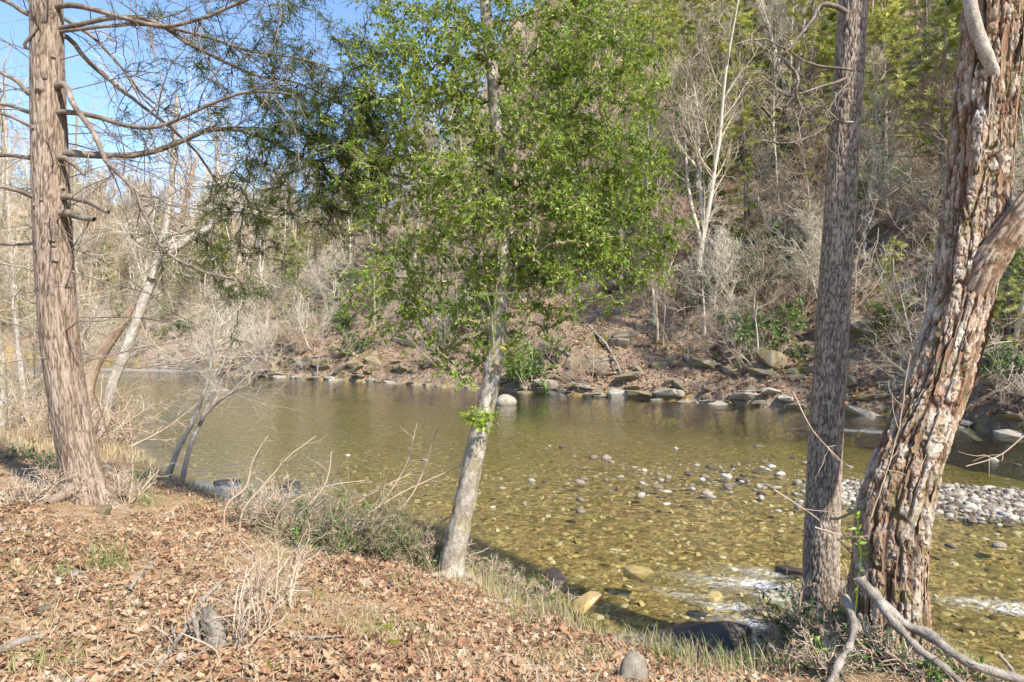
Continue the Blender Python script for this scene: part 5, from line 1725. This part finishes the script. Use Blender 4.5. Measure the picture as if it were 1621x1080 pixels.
brush('dry_brush', 'twiggy dry stems growing around the grey stump', 372, 1025, 0.45, 9, 0.6, 'dry_stem', 901, 0.003, 5, 2)
brush('dry_brush', 'dry upright stems beside the stump, nearer the green tree', 410, 1000, 0.5, 8, 0.45, 'dry_stem', 902, 0.003, 5, 2)
brush('dry_brush', 'short dry stems before the grey stump', 300, 1010, 0.32, 9, 0.7, 'dry_stem', 903, 0.0025, 5, 2)
brush('dry_brush', 'single clump of thin stems behind the stump', 455, 960, 0.5, 8, 0.4, 'dry_stem', 904, 0.003)
brush('dry_brush', 'tangle of dead stems at the hemlock foot', 195, 800, 0.55, 26, 1.0, 'dry_stem', 905, 0.004, 7, 4)
brush('dry_brush', 'dead stems piled beside the hemlock trunk', 90, 790, 0.45, 24, 1.1, 'dry_stem', 906, 0.004, 7, 4)
brush('dry_brush', 'low dry tangle in the leaves before the hemlock', 35, 800, 0.4, 22, 1.1, 'dry_stem', 907, 0.004, 7, 4)
brush('green_undershrub', 'small green leafy growth at the hemlock base', 75, 745, 0.42, 14, 0.8, 'dry_stem', 908, 0.003, 4, 2, 0, 16, leaf=0.06)
brush('green_undershrub', 'low green leafy growth on the lip beyond the hemlock', 35, 725, 0.4, 14, 0.9, 'dry_stem', 909, 0.003, 4, 2, 0, 14, leaf=0.06)
brush('green_undershrub', 'small green plant between the hemlock and the twin saplings', 222, 780, 0.45, 10, 0.6, 'dry_stem', 910, 0.003, 4, 2, 0, 14, leaf=0.06)
brush('green_undershrub', 'yellow-green brush at the foot of the leaning birch', 178, 705, 1.2, 14, 0.5, 'dry_stem', 911, 0.006, 6, 3, 0, 26, leaf=0.08, leafmat='holly_leaf')
r10 = np.random.default_rng(110)
for i, (px, py, H, lab) in enumerate([(395, 835, 0.55, 'dry arching brush on the bank lip nearest the twin saplings'), (440, 850, 0.6, 'dry arching brush on the bank lip, second from the twin saplings'), (490, 868, 0.65, 'olive brush on the bank lip midway to the green tree'), (545, 880, 0.7, 'dense olive brush on the bank lip before the riffle'), (600, 885, 0.65, 'dense olive brush close to the green tree'), (650, 893, 0.55, 'olive brush touching the green tree foot'), (690, 905, 0.45, 'short dead stubs at the green tree foot'), (760, 905, 0.5, 'grassy brush just past the green tree foot'), (810, 925, 0.5, 'grassy brush on the lip beyond the green tree'), (860, 945, 0.45, 'thin brush on the lip over the fast water')]):
    brush('bank_brush', lab, px, py, H, 20, 0.85, 'olive_twig' if 2 <= i <= 5 else 'dry_stem', 920 + i, 0.004, 8, 5, -0.02, 18 if 1 < i < 9 else 6, leaf=0.045)
# long pale canes leaning over the water
for i, (pts_, lab) in enumerate([([(385, 810), (420, 765), (460, 720), (500, 690)], 'pale cane leaning out from the lip nearest the twin saplings'), ([(470, 820), (498, 790), (520, 752), (525, 715)], 'upright pale forked cane over the riffle'), ([(575, 830), (610, 790), (640, 745), (660, 670)], 'long pale cane rising over the water before the green tree'), ([(560, 840), (620, 790), (690, 755), (740, 735)], 'pale cane sweeping towards the green tree trunk'), ([(600, 835), (640, 800), (665, 760), (690, 680)], 'thin pale cane closest to the green tree trunk'), ([(440, 815), (470, 790), (520, 770), (580, 760)], 'low pale cane lying out over the riffle'), ([(360, 800), (390, 770), (400, 730), (425, 690)], 'slim cane beside the twin saplings'), ([(520, 830), (560, 800), (610, 770), (650, 750)], 'bent pale cane in the middle of the bank brush')]):
    d0 = ray_land(pts_[0][0], pts_[0][1] + 40)[1]
    stick('dry_cane', lab, [(pts_[0][0] - 6, pts_[0][1] + 45)] + pts_, 3.6, 1.4, 'dry_stem', depth=[d0, d0, d0 + 0.1, d0 + 0.2, d0 + 0.3], cat='stem', seed=40 + i, twigs=9, sides=6)
# undergrowth round the pine and birch feet
for i, (px, py, H, lf, lab) in enumerate([(1275, 1010, 0.55, 18, 'green leafy shoots at the pine foot'), (1250, 1050, 0.35, 14, 'low grassy shoots on the lip below the pine'), (1350, 1010, 0.35, 5, 'reddish dry tangle between pine and birch feet'), (1400, 1050, 0.32, 6, 'reddish dry tangle under the driftwood limbs'), (1460, 1075, 0.28, 6, 'dry tangle at the picture edge under the driftwood'), (1310, 1065, 0.32, 6, 'dry tangle beneath the crooked pale branch'), (1530, 1085, 0.25, 8, 'sparse green shoots past the driftwood')]):
    brush('root_brush', lab, px, py, H, 24, 1.0, 'dry_stem', 960 + i, 0.004, 7, 4, -0.05, lf, leaf=0.05)
P = np.array([pt(1352, 985, 4.95), pt(1362, 880, 4.95), pt(1355, 800, 4.95)])
m = MB()
m.tubes(P, np.array([0.006, 0.005, 0.003]), 5)
leaves_on(m, P[None], 26, 0.05, 0.2, r10, (0.3, 1.0), 0.8)
tag(m.build('climbing_vine', M['holly_leaf'], smooth=False), 'yellow-green leafy vine climbing before the birch foot', 'vine')
